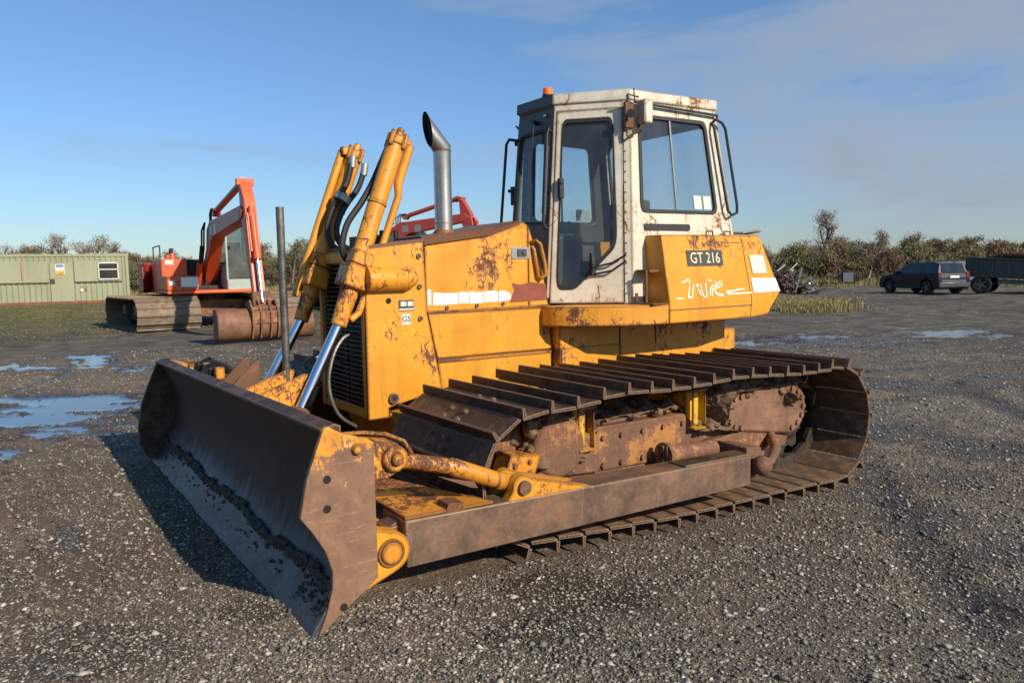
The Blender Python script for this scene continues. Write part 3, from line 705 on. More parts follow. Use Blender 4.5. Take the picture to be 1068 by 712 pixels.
b.xz([(-2.0,1.67),(-2.39,1.715),(-2.39,1.735),(-2.0,1.69)], -.38, .408)
b.build('hood_top', M['brown'], hood)
b = MB()
for s in (1,-1):
    b.xz([(-2.475,.93),(-2.415,1.235),(-3.44,1.235),(-3.455,.925)], s*(HW+.005), s*(HW-.02)); b.xz([(-2.52,.60),(-2.478,.915),(-3.455,.91),(-3.46,.60)], s*(HW+.003), s*(HW-.02))
b.box(-2.42,-3.46,-HW+.03,HW-.03,.60,1.24)
sp = b.build('side_panel', M['yel_hood'], DZ, bevel=.004)
b = MB()
for s in (1,-1):
    b.xz([(-2.478,.90),(-2.475,.928),(-3.455,.918),(-3.458,.896)], s*(HW+.012), s*(HW))
    b.xz([(-2.41,1.237),(-2.41,1.25),(-3.435,1.258),(-3.44,1.24)], s*(HW+.012), s*(HW))
b.each('panel_rib', M['yel_rusty'], sp)
b = MB()
for (x, z) in ((-2.56,1.27),(-2.80,1.275),(-3.02,1.28),(-3.38,1.05),(-3.40,.72),(-2.6,.70)): b.cyl((x,HW+.003,z),(x,HW+.013,z),.014,None,8)
b.each('bolt', M['shoe'], sp)
# worn white stripe, in patches
b = MB(); z0, z1 = 1.293, 1.372
xs = [(-2.415,-2.443),(-2.457,-2.652),(-2.659,-2.736),(-2.743,-2.856),(-2.863,-2.98),(-2.988,-3.09)]
for i, (a, c) in enumerate(xs):
    j_ = [.004,-.003,.002,-.004,.003,.0][i]; b.prism([(a,HW+.0005,z0 + j_ - .004*(i==0)),(c,HW+.0005,z0+j_*.5+.012*(i==5)),(c,HW+.0005,z1 - .004 - .020*(i==5) + .03*(i==0)),((a+c)/2,HW+.0005,z1 + j_ + .02*(i==0)),(a,HW+.0005,z1 + .03*(i==0) - j_)], (0,.0015,0))
b.each('white_stripe', M['wstripe'], hood)
b = MB(); b.prism([(-3.08,HW+.0005,1.285),(-3.42,HW+.0005,1.29),(-3.405,HW+.0005,1.41),(-3.28,HW+.0005,1.425),(-3.17,HW+.0005,1.41),(-3.10,HW+.0005,1.425),(-3.12,HW+.0005,1.37)], (0,.002,0)); b.build('primer_patch', M['red_oxide'], hood)
b = MB(); b.box(-3.10,-3.265,HW,HW+.006,1.595,1.68); lp_ = b.build('latch_plate', M['steelg'], DZ, bevel=.002)
b = MB(); b.box(-3.15,-3.23,HW+.006,HW+.014,1.61,1.665); b.cyl((-3.20,HW+.012,1.638),(-3.20,HW+.022,1.638),.014,None,10); b.build('latch', M['plate'], lp_, bevel=.004)
b = MB(); b.tube([(-3.27,HW-.01,1.71),(-3.29,HW+.045,1.725),(-3.33,HW+.045,1.70),(-3.37,HW+.045,1.55),(-3.375,HW+.045,1.48),(-3.35,HW+.04,1.455),(-3.325,HW+.02,1.46),(-3.31,HW+.02,1.54),(-3.29,HW+.02,1.66),(-3.28,HW-.01,1.70)], .0135, 8); b.build('grab_handle', M['yel'], hood)
b = MB(); b.box(-2.06,-2.22,-.05,.30,1.69,1.76); 
for i in range(4): b.cyl((-2.10 - i*.05,.28,1.74),(-2.10 - i*.05,.28,1.79),.018,None,8)
b.build('valve_block', M['blackp'], hood)
# exhaust
b = MB(); b.cyl((-2.775,0,1.74),(-2.775,0,1.80),.082,None,24); b.cyl((-2.775,0,1.80),(-2.775,0,1.815),.074,.069,24); b.build('exhaust_collar', M['yel_rusty'], DZ)
b = MB(); rings = []
R0 = .064
def circ(c, tilt, r, n=24):   # ring in plane perpendicular to a direction leaning by tilt towards +X
    t = Vector((math.sin(tilt), 0, math.cos(tilt))); u = Vector((math.cos(tilt), 0, -math.sin(tilt))); w = Vector((0,1,0))
    return [tuple(Vector(c) + (u*math.cos(a) + w*math.sin(a))*r for _ in (0,))[0] for a in [2*PI*j/n for j in range(n)]]
rings.append(circ((-2.775,0,1.79),0,R0)); rings.append(circ((-2.775,0,2.10),0,R0)); rings.append(circ((-2.775,0,2.385),0,R0)); rings.append(circ((-2.775,0,2.40),math.radians(22),R0*1.04))
# slash-cut tip
t = Vector((math.sin(.72),0,math.cos(.72))); u = Vector((math.cos(.72),0,-math.sin(.72)))
tip = []
for j in range(24):
    a = 2*PI*j/24; base = Vector((-2.765,0,2.41)) + (u*math.cos(a) + Vector((0,1,0))*math.sin(a))*R0
    L = .155 - .105*math.cos(a); tip.append(base + t*L)
rings.append(tip)
tip2 = [Vector(p) + (Vector((-2.7,0,2.5)) - Vector(p)).normalized()*.006 for p in tip]
inner = [Vector(p) - t*.03 for p in tip2]; rings2 = [tip2, inner]
b.ring(rings, caps=False); ex = b.build('exhaust_stack', M['exh'], DZ, ang=30)
b = MB(); b.ring([tip, tip2, inner, [Vector(p) - t*.02 for p in inner]], caps=False); b.add([tuple(Vector(p) - t*.015) for p in inner], [tuple(range(24))]); b.build('exhaust_opening', M['exhin'], ex)
b = MB(); b.cyl((-2.775,0,2.375),(-2.775,0,2.392),.0665,None,24); b.cyl((-2.775,0,1.86),(-2.775,0,1.866),.0655,None,24); b.each('weld_seam', M['shoe'], ex)
# hull under the cab
b = MB(); b.box(-3.46,-5.30,-.48,.48,.50,1.10); b.xz([(-2.2,.34),(-5.2,.34),(-5.3,.50),(-2.1,.60)], -.40,.40)
hull = b.build('hull', M['yel_worn'], DZ, bevel=.008)
b = MB(); b.xz([(-3.47,.62),(-3.47,.93),(-4.05,.93),(-4.05,.62)], .48,.486); b.build('hull_plate', M['yel_worn'], hull, bevel=.002)
b = MB(); b.cyl((-5.16,.48,.78),(-5.16,.50,.78),.035,None,14); b.build('plug', M['yel_worn'], hull, bevel=.002)
b = MB(); b.box(-4.058,-4.050,.4805,.488,.55,1.099); b.box(-4.45,-4.443,.4805,.487,.9,1.099); b.each('weld_seam', M['yel_rusty'], hull)
# ------------------------------------------------------------------ cab
def bil(c, u, v):
    bl, br, tr, tl = [Vector(p) for p in c]
    return bl*(1-u)*(1-v) + br*u*(1-v) + tr*u*v + tl*(1-u)*v
def round_poly(pts, r, n=4):
    out = []; k = len(pts)
    for i in range(k):
        p = Vector(pts[i]); a = Vector(pts[i-1]); c = Vector(pts[(i+1) % k])
        da = (a-p); dc = (c-p); rr_ = min(r, da.length*.45, dc.length*.45); p0 = p + da.normalized()*rr_; p1 = p + dc.normalized()*rr_
        for j in range(n+1):
            t = j/n; out.append(tuple(p0*(1-t)**2 + p*2*t*(1-t) + p1*t*t))
    return out
def panel(c, hole, thick=.03, off=0.0):
    """flat panel with one opening; c = corners bl, br, tr, tl seen from outside; hole in uv"""
    bm = bmesh.new()
    A = [bm.verts.new((u, v, 0)) for u, v in ((0,0),(1,0),(1,1),(0,1))]
    E_ = [bm.edges.new((A[i], A[(i+1) % 4])) for i in range(4)]
    if hole:
        H = [bm.verts.new((u, v, 0)) for u, v in hole]
        E_ += [bm.edges.new((H[i], H[(i+1) % len(H)])) for i in range(len(H))]
    bmesh.ops.triangle_fill(bm, use_beauty=True, edges=E_)
    nrm = (Vector(c[1]) - Vector(c[0])).cross(Vector(c[3]) - Vector(c[0])).normalized()
    vs = [(v.co.x, v.co.y) for v in bm.verts]; bm.verts.index_update(); fs = [tuple(v.index for v in f.verts) for f in bm.faces]; bm.free()
    m = MB(); front = [bil(c, u, v) + nrm*off for u, v in vs]; n = len(vs)
    m.add(front + [p - nrm*thick for p in front], fs)
    m.f += [tuple(i+n for i in reversed(f)) for f in fs]; m.m += [1]*len(fs)
    loops = [list(range(4))] + ([list(range(4, 4+len(hole)))] if hole else [])
    sf = []
    for L in loops:
        for i in range(len(L)): a, b_ = L[i], L[(i+1) % len(L)]; sf.append((a, b_, b_+n, a+n))
    m.f += sf; m.m += [0]*len(sf)
    return m, nrm
def window(c, hole, nrm, parent, gm, seal=.013, inset=.012, name='window'):
    pts = [bil(c, u, v) - nrm*inset for u, v in hole]; n = len(pts)
    m = MB(); m.add(pts, [tuple(range(n))])
    w = m.build(name, gm, parent)
    m = MB(); cen = sum(pts, Vector())/n; rg = []
    for p in pts:
        q = p + nrm*inset; o_ = (p - cen).normalized()
        rg.append([q + o_*seal*.5 + nrm*.008, q + o_*seal*.5 - nrm*.01, q - o_*seal*1.3 - nrm*.012, q - o_*seal*1.3 + nrm*.008])
    m.ring(rg, False, 0, True); m.build('rubber_seal', M['rubber'], parent)
    return w
cab = MB(); ZB, ZT = 1.25, 2.755
def K(s):
    return dict(Fb=(-3.50, s*.265, ZB), Ft=(-3.635, s*.228, ZT), Mb=(-3.975, s*.715, ZB), Mt=(-4.015, s*.65, ZT), Rb=(-5.125, s*.81, ZB), Rt=(-4.895, s*.70, ZT))
k1, k2 = K(1), K(-1)
# roof, floor
ro = MB()
def roof_ring(z, g):
    P = []
    for s in (1, -1):
        k = K(s); q = [(k['Ft'][0]+g*.9, k['Ft'][1]+s*g*.3), (k['Mt'][0]+g*.2, k['Mt'][1]+s*g), (k['Rt'][0]-g*.8, k['Rt'][1]+s*g)]
        P += [(a, b_, z) for a, b_ in (q if s == 1 else q[::-1])]
    return P
rl = MB(); rl.ring([roof_ring(ZT-.012, -.02), roof_ring(ZT-.006, -.02)]); rl.build('roof_lining', M['liner'], DZ)
ro.ring([roof_ring(ZT-.004, .0), roof_ring(ZT-.002, .014), roof_ring(ZT+.066, .014), roof_ring(ZT+.080, .002), roof_ring(ZT+.092, -.10)])
cabbody = ro.build('cab_roof', M['white'], DZ, bevel=.01)
fl = MB(); fl.prism([k1['Fb'], k1['Mb'], k1['Rb'], k2['Rb'], k2['Mb'], k2['Fb']], (0,0,.05)); fl.build('cab_floor', M['blackp'], DZ)
# front facet (dark) with windscreen
cf = (k1['Fb'], k2['Fb'], k2['Ft'], k1['Ft'])        # seen from the front: bl is machine-left
cf = (k2['Fb'], k1['Fb'], k1['Ft'], k2['Ft'])
hole = round_poly([(.07,.425),(.93,.405),(.93,.885),(.07,.885)], .06)
m, nr = panel(cf, hole)
f0, f1 = Vector(k2['Ft']), Vector(k1['Ft']); m.hexa([f0+Vector((.026,-.004,0)), f1+Vector((.026,.004,0)), f1+Vector((-.03,0,0)), f0+Vector((-.03,0,0)), f0+Vector((.020,-.004,.077)), f1+Vector((.020,.004,.077)), f1+Vector((-.03,0,.077)), f0+Vector((-.03,0,.077))]); fp = m.build('front_panel', [M['cabgrey'], M['liner']], DZ)
w = window(cf, hole, nr, fp, M['glass'], .012, name='windscreen')
m = MB(); a = bil(cf, .48, .93) + nr*.03; b_ = bil(cf, .55, .58) + nr*.03; c_ = bil(cf, .62, .46)+nr*.03
m.cyl(bil(cf,.55,.93), bil(cf,.55,.93)+nr*.05, .018, None, 10); m.tube([bil(cf,.55,.93)+nr*.04, bil(cf,.56,.70)+nr*.03, bil(cf,.57,.62)+nr*.025], .007, 6); m.tube([bil(cf,.56,.80)+nr*.022, bil(cf,.62,.45)+nr*.02], .008, 5); m.build('wiper', M['blackp'], fp)
m = MB(); m.cyl(bil(cf,.78,.955), bil(cf,.78,.955)+nr*.02, .014, None, 10); m.build('bolt', M['steelg'], fp)
for s, kk in ((1, k1), (-1, k2)):
    order = (lambda A, B: (A, B)) if s == 1 else (lambda A, B: (B, A))
    # door facet: front edge -> middle post
    def corners(b0, b1, t0, t1): return (kk[b0], kk[b1], kk[t1], kk[t0]) if s == 1 else (kk[b1], kk[b0], kk[t0], kk[t1])
    fu = (lambda u: u) if s == 1 else (lambda u: 1-u)
    # front corner post, door, hinge post
    cd = corners('Fb', 'Mb', 'Ft', 'Mt')
    def sub(c, u0, u1, v0, v1):
        if s == -1: u0, u1 = 1-u1, 1-u0
        return (tuple(bil(c,u0,v0)), tuple(bil(c,u1,v0)), tuple(bil(c,u1,v1)), tuple(bil(c,u0,v1)))
    m, n_ = panel(sub(cd, 0, .035, 0, 1), None, .05); m2, _ = panel(sub(cd, .90, 1.0, 0, 1), None, .05, .004); 
    m.add(m2.v, m2.f); m2, _ = panel(sub(cd, .035, .90, .965, 1), None, .04); m.add(m2.v, m2.f)
    m.build('door_post', [M['white'], M['liner']], DZ)
    dc = sub(cd, .042, .895, .004, .96)
    dh = [(fu(a), v) for a, v in ([(.085,.075),(.34,.075),(.905,.30),(.86,.955),(.085,.955)])]
    if s == -1: dh = dh[::-1]
    dh = round_poly(dh, .075)
    m, n_ = panel(dc, dh, .03, .006); door = m.build('cab_door', [M['white'], M['liner']], DZ, bevel=.003)
    window(dc, dh, n_, door, M['glassdark'], .017, name='door_window')
    m = MB(); q = bil(dc, fu(.10), .60) + n_*.02
    m.box(-.02,.02,-.016,.016,-.075,.075,0,Matrix.Translation(q)); m.cyl(q + n_*.01 + Vector((0,0,.04)), q + n_*.045 + Vector((0,0,.04)), .014, None, 8); m.build('door_handle', M['blackp'], door, bevel=.004)
    m = MB()
    m0 = MB(); m0.prism([bil(cd,fu(.905),.01)+n_*.006, bil(cd,fu(.912),.01)+n_*.006, bil(cd,fu(.912),.96)+n_*.006, bil(cd,fu(.905),.96)+n_*.006], n_*.003); m0.build('door_gap', M['plate'], door)
    for v in [i/20 for i in range(1, 20)]: q = bil(cd, fu(.93), v) + n_*.004; m.cyl(q, q + n_*.005, .0055, None, 6)
    m.each('hinge_rivet', M['plate'], door)
    m = MB(); m.tube([bil(dc, fu(.62), .150) + n_*.03, bil(dc, fu(.85), .165) + n_*.045, bil(dc, fu(1.04), .215) + n_*.05], .009, 6); m.tube([bil(dc, fu(.60), .185) + n_*.03, bil(dc, fu(.85), .205) + n_*.045, bil(dc, fu(1.04), .245) + n_*.05], .009, 6); m.each('door_stay', M['rubber'], door)
    m = MB(); q = bil(dc, fu(.58), .20) + n_*.025; m.box(-.022,.022,-.014,.014,-.085,.085,0,Matrix.Translation(q)); m.tube([q + Vector((0,0,.08)), q + Vector((0,0,.0)) + n_*.03, q - Vector((0,0,.08))], .010, 6); m.build('latch_lever', M['blackp'], door, bevel=.004)
    # side panel with rear quarter window
    cs = corners('Mb', 'Rb', 'Mt', 'Rt')
    sh = [(fu(a), v) for a, v in [(.09,.455),(.85,.455),(.845,.93),(.085,.93)]]
    if s == -1: sh = sh[::-1]
    sh = round_poly(sh, .05)
    m, n2 = panel(cs, sh, .035); sp_ = m.build('side_panel', [M['white'], M['liner']], DZ, bevel=.003)
    window(cs, sh, n2, sp_, M['glass'], .019, name='quarter_window')
    m = MB(); q0 = bil(cs, fu(.44), .46) - n2*.004; q1 = bil(cs, fu(.43), .93) - n2*.004; m.tube([q0, q1], .010, 6); m.build('window_divider', M['silver'], sp_)
    m = MB()
    for u in (.66,.76): q = bil(cs, fu(u), .50); m.prism([bil(cs,fu(u-.04),.475)-n2*.003, bil(cs,fu(u+.04),.475)-n2*.003, bil(cs,fu(u+.04),.545)-n2*.003, bil(cs,fu(u-.04),.545)-n2*.003], n2*.004)
    m.each('sticker', M['sticker'], sp_)
    m = MB(); q0 = bil(cs, fu(.12), .385); q1 = bil(cs, fu(.52), .385)
    sl = [bil(cs, fu(a), v) + n2*.002 for a, v in round_poly([(.11,.362),(.55,.362),(.55,.395),(.11,.395)], .016)]; m.prism(sl, n2*.006); m.build('air_slot', M['rubber'], sp_)
    m = MB(); m.tube([bil(cs, fu(.02), .985) + n2*.03, bil(cs, fu(.98), .968) + n2*.03, bil(cs, fu(.985), .95)+n2*.015], .011, 6); m.build('rain_gutter', M['plate'], sp_)
    # front grab rail by the door, outer loop on the front corner
    F0, F1 = Vector(kk['Fb']), Vector(kk['Ft'])
    fpnt = lambda v, dx, dy: F0.lerp(F1, v) + Vector((dx, s*dy, 0))
    m = MB(); 
    if s == 1: m.tube([fpnt(.885,.02,-.03), fpnt(.87,.055,-.02), fpnt(.46,.055,-.015), fpnt(.43,.02,-.03)], .011, 8)
    m.tube([fpnt(.865,.01,-.01), fpnt(.875,.05,.055*(s<0)+.0), fpnt(.85,.06,.075*(s<0)), fpnt(.41,.06,.075*(s<0)), fpnt(.385,.04,.05*(s<0)), fpnt(.38,.0,-.01)], .0125, 8)
    m.each('grab_rail', M['rubber'], DZ)
    R0_, R1_ = Vector(kk['Rb']), Vector(kk['Rt'])
    rp = lambda v, dx, dy: R0_.lerp(R1_, v) + Vector((dx, s*dy, 0))
    m = MB(); m.tube([rp(.93,.07,.005), rp(.945,.055,.04), rp(.93,.0,.05), rp(.90,-.03,.05), rp(.50,-.035,.05), rp(.46,-.02,.05), rp(.445,.05,.05), rp(.47,.075,.04), rp(.90,.085,.035), rp(.93,.07,.005)], .0115, 8); m.build('grab_rail', M['rubber'], DZ)
    # work lamp on the middle post
    P = Vector(kk['Mt']) + Vector((0,0,-.02)); L = Matrix.Translation(P)
    m = MB(); m.box(-.11,-.03,min(s*.045,s*.13),max(s*.045,s*.13),-.165,.01,0,L); lamp = m.build('work_lamp', M['white'], DZ, bevel=.012)
    m = MB(); m.box(-.03,-.026,min(s*.052,s*.123),max(s*.052,s*.123),-.155,.0,0,L); m.build('lamp_glass', M['steelg'], lamp)
    m = MB(); m.box(-.01,.07,min(s*.0,s*.03),max(s*.0,s*.03),-.19,-.005,0,L); m.tube([P + Vector((.05,s*.02,-.20)), P + Vector((.05,s*.02,-.26)), P+Vector((-.02,s*.06,-.22)), P + Vector((-.04,s*.10,-.16))], .012, 6); m.tube([P + Vector((.05,s*.02,-.02)), P + Vector((.08,s*.06,.04)), P + Vector((.0,s*.09,.02))], .008, 6); m.tube([P+Vector((.0,s*.05,.0)),P+Vector((.01,s*.05,.09))], .006, 5)
    m.build('lamp_bracket', M['brown'], lamp, bevel=.004)
    m = MB(); m.cyl(P + Vector((.055,s*.065,-.10)), P + Vector((.075,s*.085,-.10)), .028, .03, 14); m.build('flood_lamp', M['blackp'], DZ)
# rear panel
cr = (k1['Rb'], k2['Rb'], k2['Rt'], k1['Rt']); rh = round_poly([(.08,.40),(.92,.40),(.92,.93),(.08,.93)], .05)
m, n3 = panel(cr, rh, .035); rp_ = m.build('rear_panel', [M['white'], M['liner']], DZ); window(cr, rh, n3, rp_, M['glass'], name='rear_window')
# beacon
m = MB(); m.cyl((-3.71,.05,ZT+.10),(-3.71,.05,ZT+.115),.045,None,16); bc = m.build('beacon_base', M['blackp'], DZ)
m = MB(); m.tube([(-3.71,.05,ZT+.115),(-3.71,.05,ZT+.16),(-3.71,.05,ZT+.168)], [.040,.038,.028], 18); m.build('beacon_lens', M['amber'], bc)
# cab interior
m = MB(); m.box(-4.62,-4.20,-.22,.22,1.45,1.58); m.box(-4.66,-4.58,-.22,.22,1.58,2.08, 0, Matrix.Rotation(0,4,'Y')); m.box(-4.64,-4.60,-.12,.12,2.08,2.24); m.box(-4.5,-4.25,-.16,.16,1.28,1.45)
m.build('seat', M['seatf'], DZ, bevel=.03)
m = MB(); m.box(-4.0,-3.66,-.30,.12,1.28,1.78); m.box(-4.5,-4.1,-.5,-.30,1.28,1.72); m.box(-4.5,-4.1,.32,.48,1.28,1.68); m.build('console', M['cabgrey'], DZ, bevel=.02)
m = MB(); m.tube([(-4.10,.40,1.68),(-4.06,.40,1.86),(-4.0,.38,2.0)], [.010,.009,.008], 8); l_ = m.build('control_lever', M['blackp'], DZ)
m = MB(); m.add(*clod(-4.0,.38,2.02,.026,.026,.030,1,2,.0)); m.build('lever_knob', M['rubber'], l_)
m = MB(); m.tube([(-4.10,-.40,1.72),(-4.12,-.40,1.92)], .010, 6); m.tube([(-3.92,.0,1.78),(-3.95,.0,1.90)], .012, 6); m.each('control_lever', M['blackp'], DZ)
m = MB(); m.box(-3.96,-3.70,-.25,.05,1.782,1.80); m.build('instrument_panel', M['sticker'], DZ)
# ---- platform step under the cab and the tanks with the model plate
for s in (1, -1):
    y = lambda a: s*a
    m = MB(); P = [(-3.36,y(.50)),(-3.44,y(.62)),(-3.79,y(.885)),(-4.11,y(.955)),(-4.11,y(.45)),(-3.36,y(.36))]
    m.prism([(p[0],p[1],1.10) for p in P], (0,0,.145)); st_ = m.build('step_platform', M['yel_worn'], DZ, bevel=.006)
    m = MB(); m.xz([(-3.95,1.245),(-4.10,1.245),(-4.10,1.255),(-3.95,1.255)], y(.74), y(.95)); m.xz([(-4.0,1.48),(-4.105,1.48),(-4.105,1.50),(-4.0,1.50)], y(.72), y(.86)); m.tube([(-3.99,y(.84),1.26),(-3.99,y(.84),1.50)], .012, 6); m.tube([(-3.93,y(.80),1.27),(-3.93,y(.80),1.33)], .012, 6); m.build('access_step', M['brown'], DZ)
    # tank
    yt, yb = .865, .955
    def side(X, z, f=0.0): return (X, y(yt + (yb-yt)*min(1, (1.755-z)/.50) + f), z)
    sx0, sx1t, sx1m, sx1b = -4.115, -5.03, -5.075, -5.05
    m = MB()
    outer = [side(sx0,1.10), side(sx0,1.25), side(sx0,1.755)]
    mid = [side(sx1b,1.10), side(sx1m,1.25), side(sx1t,1.76)]
    rear = [(-5.385,y(.85),1.10),(-5.57,y(.845),1.29),(-5.335,y(.80),1.765)]
    inn = lambda X, z: (X, y(.50), z)
    A = [inn(sx0,1.10)] + outer + [inn(sx0,1.755)]
    B1 = [inn(sx1b,1.10)] + mid + [inn(sx1t,1.76)]
    C1 = [inn(-5.385,1.10)] + rear + [inn(-5.335,1.765)]
    m.ring([A, B1, C1]); tk = m.build('side_tank', M['yel'], DZ, bevel=.007, ang=25)
    # seams and lids
    m = MB()
    m.prism([side(sx0+.002,1.195,.0012), side(-5.055,1.195,.0012), side(-5.055,1.203,.0012), side(sx0+.002,1.203,.0012)], (0,y(.0015),0))
    def vs(Xb, Xt, w=.007): 
        m.prism([side(Xb,1.10,.0012), side(Xb-w,1.10,.0012), side(Xb-w-.015,1.25,.0012), side(Xb-.015,1.25,.0012)], (0,y(.0015),0)); m.prism([side(Xb-.015,1.25,.0012), side(Xb-w-.015,1.25,.0012), side(Xt-w,1.757,.0012), side(Xt,1.757,.0012)], (0,y(.0015),0))
    vs(-5.03,-5.012)
    m.prism([side(-4.66,1.70,.001), side(-5.0,1.695,.001), side(-5.0,1.701,.001), side(-4.66,1.706,.001)], (0,y(.0015),0)); m.prism([side(-4.655,1.70,.001), side(-4.662,1.70,.001), side(-4.655,1.757,.001), side(-4.648,1.757,.001)], (0,y(.0015),0))
    m.each('panel_seam', M['shoe'], tk)
    m = MB()
    for X in (-4.72,-4.93): m.tube([(X+.04,y(.80),1.755),(X+.035,y(.80),1.79),(X-.035,y(.80),1.79),(X-.04,y(.80),1.755)], .007, 6)
    m.each('tank_handle', M['plate'], tk)
    m = MB(); m.cyl((-4.3,y(.6),1.755),(-4.3,y(.6),1.80),.05,None,16); m.build('filler_cap', M['plate'], tk)
    m = MB(); m.prism([(-5.08,y(.68),1.775),(-5.08,y(.84),1.775),(-5.22,y(.86),1.795),(-5.36,y(.80),1.79),(-5.34,y(.68),1.775)], (0,0,.014)); m.build('loose_lid', M['steelg'], tk)
    # chamfer: white band and data sticker
    def cham(t, z, f=.002):      # t 0 at seam .. 1 at rear edge
        zz = z
        if zz >= 1.29: k_ = (zz-1.29)/(1.765-1.29); a = Vector(side(sx1m,1.26)).lerp(Vector(side(sx1t,1.76)), (zz-1.26)/.50); b2 = Vector((-5.57,y(.845),1.29)).lerp(Vector((-5.335,y(.80),1.765)), k_)
        a.z = zz; b2.z = zz; p = a.lerp(b2, t); return p + Vector((-.1*0, y(f), 0)) + Vector((-.2,y(.98),0)).normalized()*0
    m = MB(); Nn = Vector((-.22, y(1), .2)).normalized()
    m.prism([cham(.02,1.295)+Nn*.001, cham(.985,1.295)+Nn*.001, cham(.985,1.405)+Nn*.001, cham(.02,1.415)+Nn*.001], Nn*.002); m.build('white_band', M['wstripe'], tk)
    m = MB(); m.prism([cham(.13,1.45)+Nn*.001, cham(.72,1.45)+Nn*.001, cham(.80,1.60)+Nn*.001, cham(.13,1.60)+Nn*.001], Nn*.003); stk = m.build('data_sticker', M['sticker'], DZ)
    m = MB()
    for i in range(5): z = 1.475 + i*.026; m.prism([cham(.20,z)+Nn*.0042, cham(.66,z)+Nn*.0042, cham(.66,z+.003)+Nn*.0042, cham(.20,z+.003)+Nn*.0042], Nn*.0006)
    m.build('printed_lettering', flat('faded_print', (.45,.44,.42), .6) if s == 1 else bpy.data.materials['faded_print'], stk)
    if s == 1:
        tx = Vector((-1,0,0)); ty = Vector((0,-.18,1)).normalized(); nrm_ = tx.cross(ty)*1
        nrm_ = Vector((0,1,.18)).normalized()
        cz_, cx_ = 1.578, -4.555
        base = Vector(side(cx_, cz_, 0)); Mx = frame_M(base + nrm_*.001, tx, ty)
        m = MB(); m.box(-.20,.20,-.060,.060,0,.004,0,Mx); pl = m.build('model_plate', M['plate'], DZ)
        Mt = Mx @ Matrix.Translation((0,-.002,.0052))
        obj('plate_lettering', text_mesh('GT 216', .118, M['letter'], Mt, .0008, 'plate_lettering', OFF, .92), pl)
        # what is left of the painted maker's lettering: outlined strokes with gaps
        Mw = frame_M(Vector(side(-4.56,1.34,0)) + nrm_*.0015, tx, ty)
        w = MB()
        def strk(pts, wd=.0115):
            for (ax, ay), (bx, by) in zip(pts, pts[1:]):
                dx, dy = bx-ax, by-ay; L_ = math.hypot(dx, dy) or 1; ox, oy = -dy/L_*wd/2, dx/L_*wd/2
                w.prism([tuple(Mw @ Vector(p)) for p in ((ax+ox,ay+oy,0),(bx+ox,by+oy,0),(bx-ox,by-oy,0),(ax-ox,ay-oy,0))], nrm_*.0012)
        strk([(-.30,.062),(-.25,.064),(-.24,.08),(-.215,.082),(-.21,.045)]); strk([(-.17,.04),(-.20,-.055),(-.245,-.058),(-.235,-.025),(-.215,.028)])
        strk([(-.145,.03),(-.12,.045),(-.125,.005),(-.10,-.045)]); strk([(-.095,.045),(-.085,-.02),(-.075,-.055),(-.04,-.058),(-.035,.05)])
        strk([(-.01,.072),(.035,.068)], .013); strk([(.0,-.05),(.01,.005),(.045,.028),(.09,.028),(.135,.06)]); strk([(.02,-.055),(.03,-.005),(.06,.005),(.10,.01),(.155,.035),(.15,.06)])
        strk([(.055,-.01),(.08,-.042),(.155,-.05)], .018); strk([(.075,.06),(.10,.03)])
        strk([(-.37,-.058),(-.30,-.060)], .012); strk([(.19,-.022),(.31,-.020),(.315,-.012),(.41,-.010)], .012); strk([(.20,-.045),(.50,-.042)], .011); strk([(.19,-.033),(.25,-.032)], .010)
        w.each('letter_fragment', M['wstripe'], tk)
# rear hood between the tanks
m = MB(); m.xz([(-4.95,1.10),(-5.385,1.10),(-5.57,1.29),(-5.335,1.763),(-4.95,1.75)], -.50, .50); m.build('rear_hood', M['yel'], DZ, bevel=.006)
m = MB(); m.box(-5.60,-5.30,-.35,.35,.55,.95); m.box(-5.75,-5.60,-.12,.12,.6,.8); m.build('rear_hitch', M['yel_worn'], DZ, bevel=.01)
# ------------------------------------------------------------------ terrain height (metres), shared by ground, stones, grass
CAM = Vector((0.0, 4.87, 1.52))
def sstep(a, b, x):
    t = np.clip((x - a) / (b - a), 0, 1); return t*t*(3-2*t)
def vnoise(x, y, seed=0):
    xi = np.floor(x).astype(np.int64); yi = np.floor(y).astype(np.int64); xf = x-xi; yf = y-yi
    def h(a, b):
        n = (a*374761393 + b*668265263 + seed*1442695041) & 0x7fffffff
        n = ((n ^ (n >> 13)) * 1274126177) & 0x7fffffff
        return ((n ^ (n >> 16)) & 0xffff) / 65535.0
    u = xf*xf*(3-2*xf); v = yf*yf*(3-2*yf)
    return (h(xi,yi)*(1-u)+h(xi+1,yi)*u)*(1-v) + (h(xi,yi+1)*(1-u)+h(xi+1,yi+1)*u)*v - .5
def fbm(x, y, oct=4, seed=0):
    s = 0; a = 1
    for i in range(oct): s = s + a*vnoise(x*2**i + 17.3*i, y*2**i - 9.1*i, seed+i); a *= .55
    return s
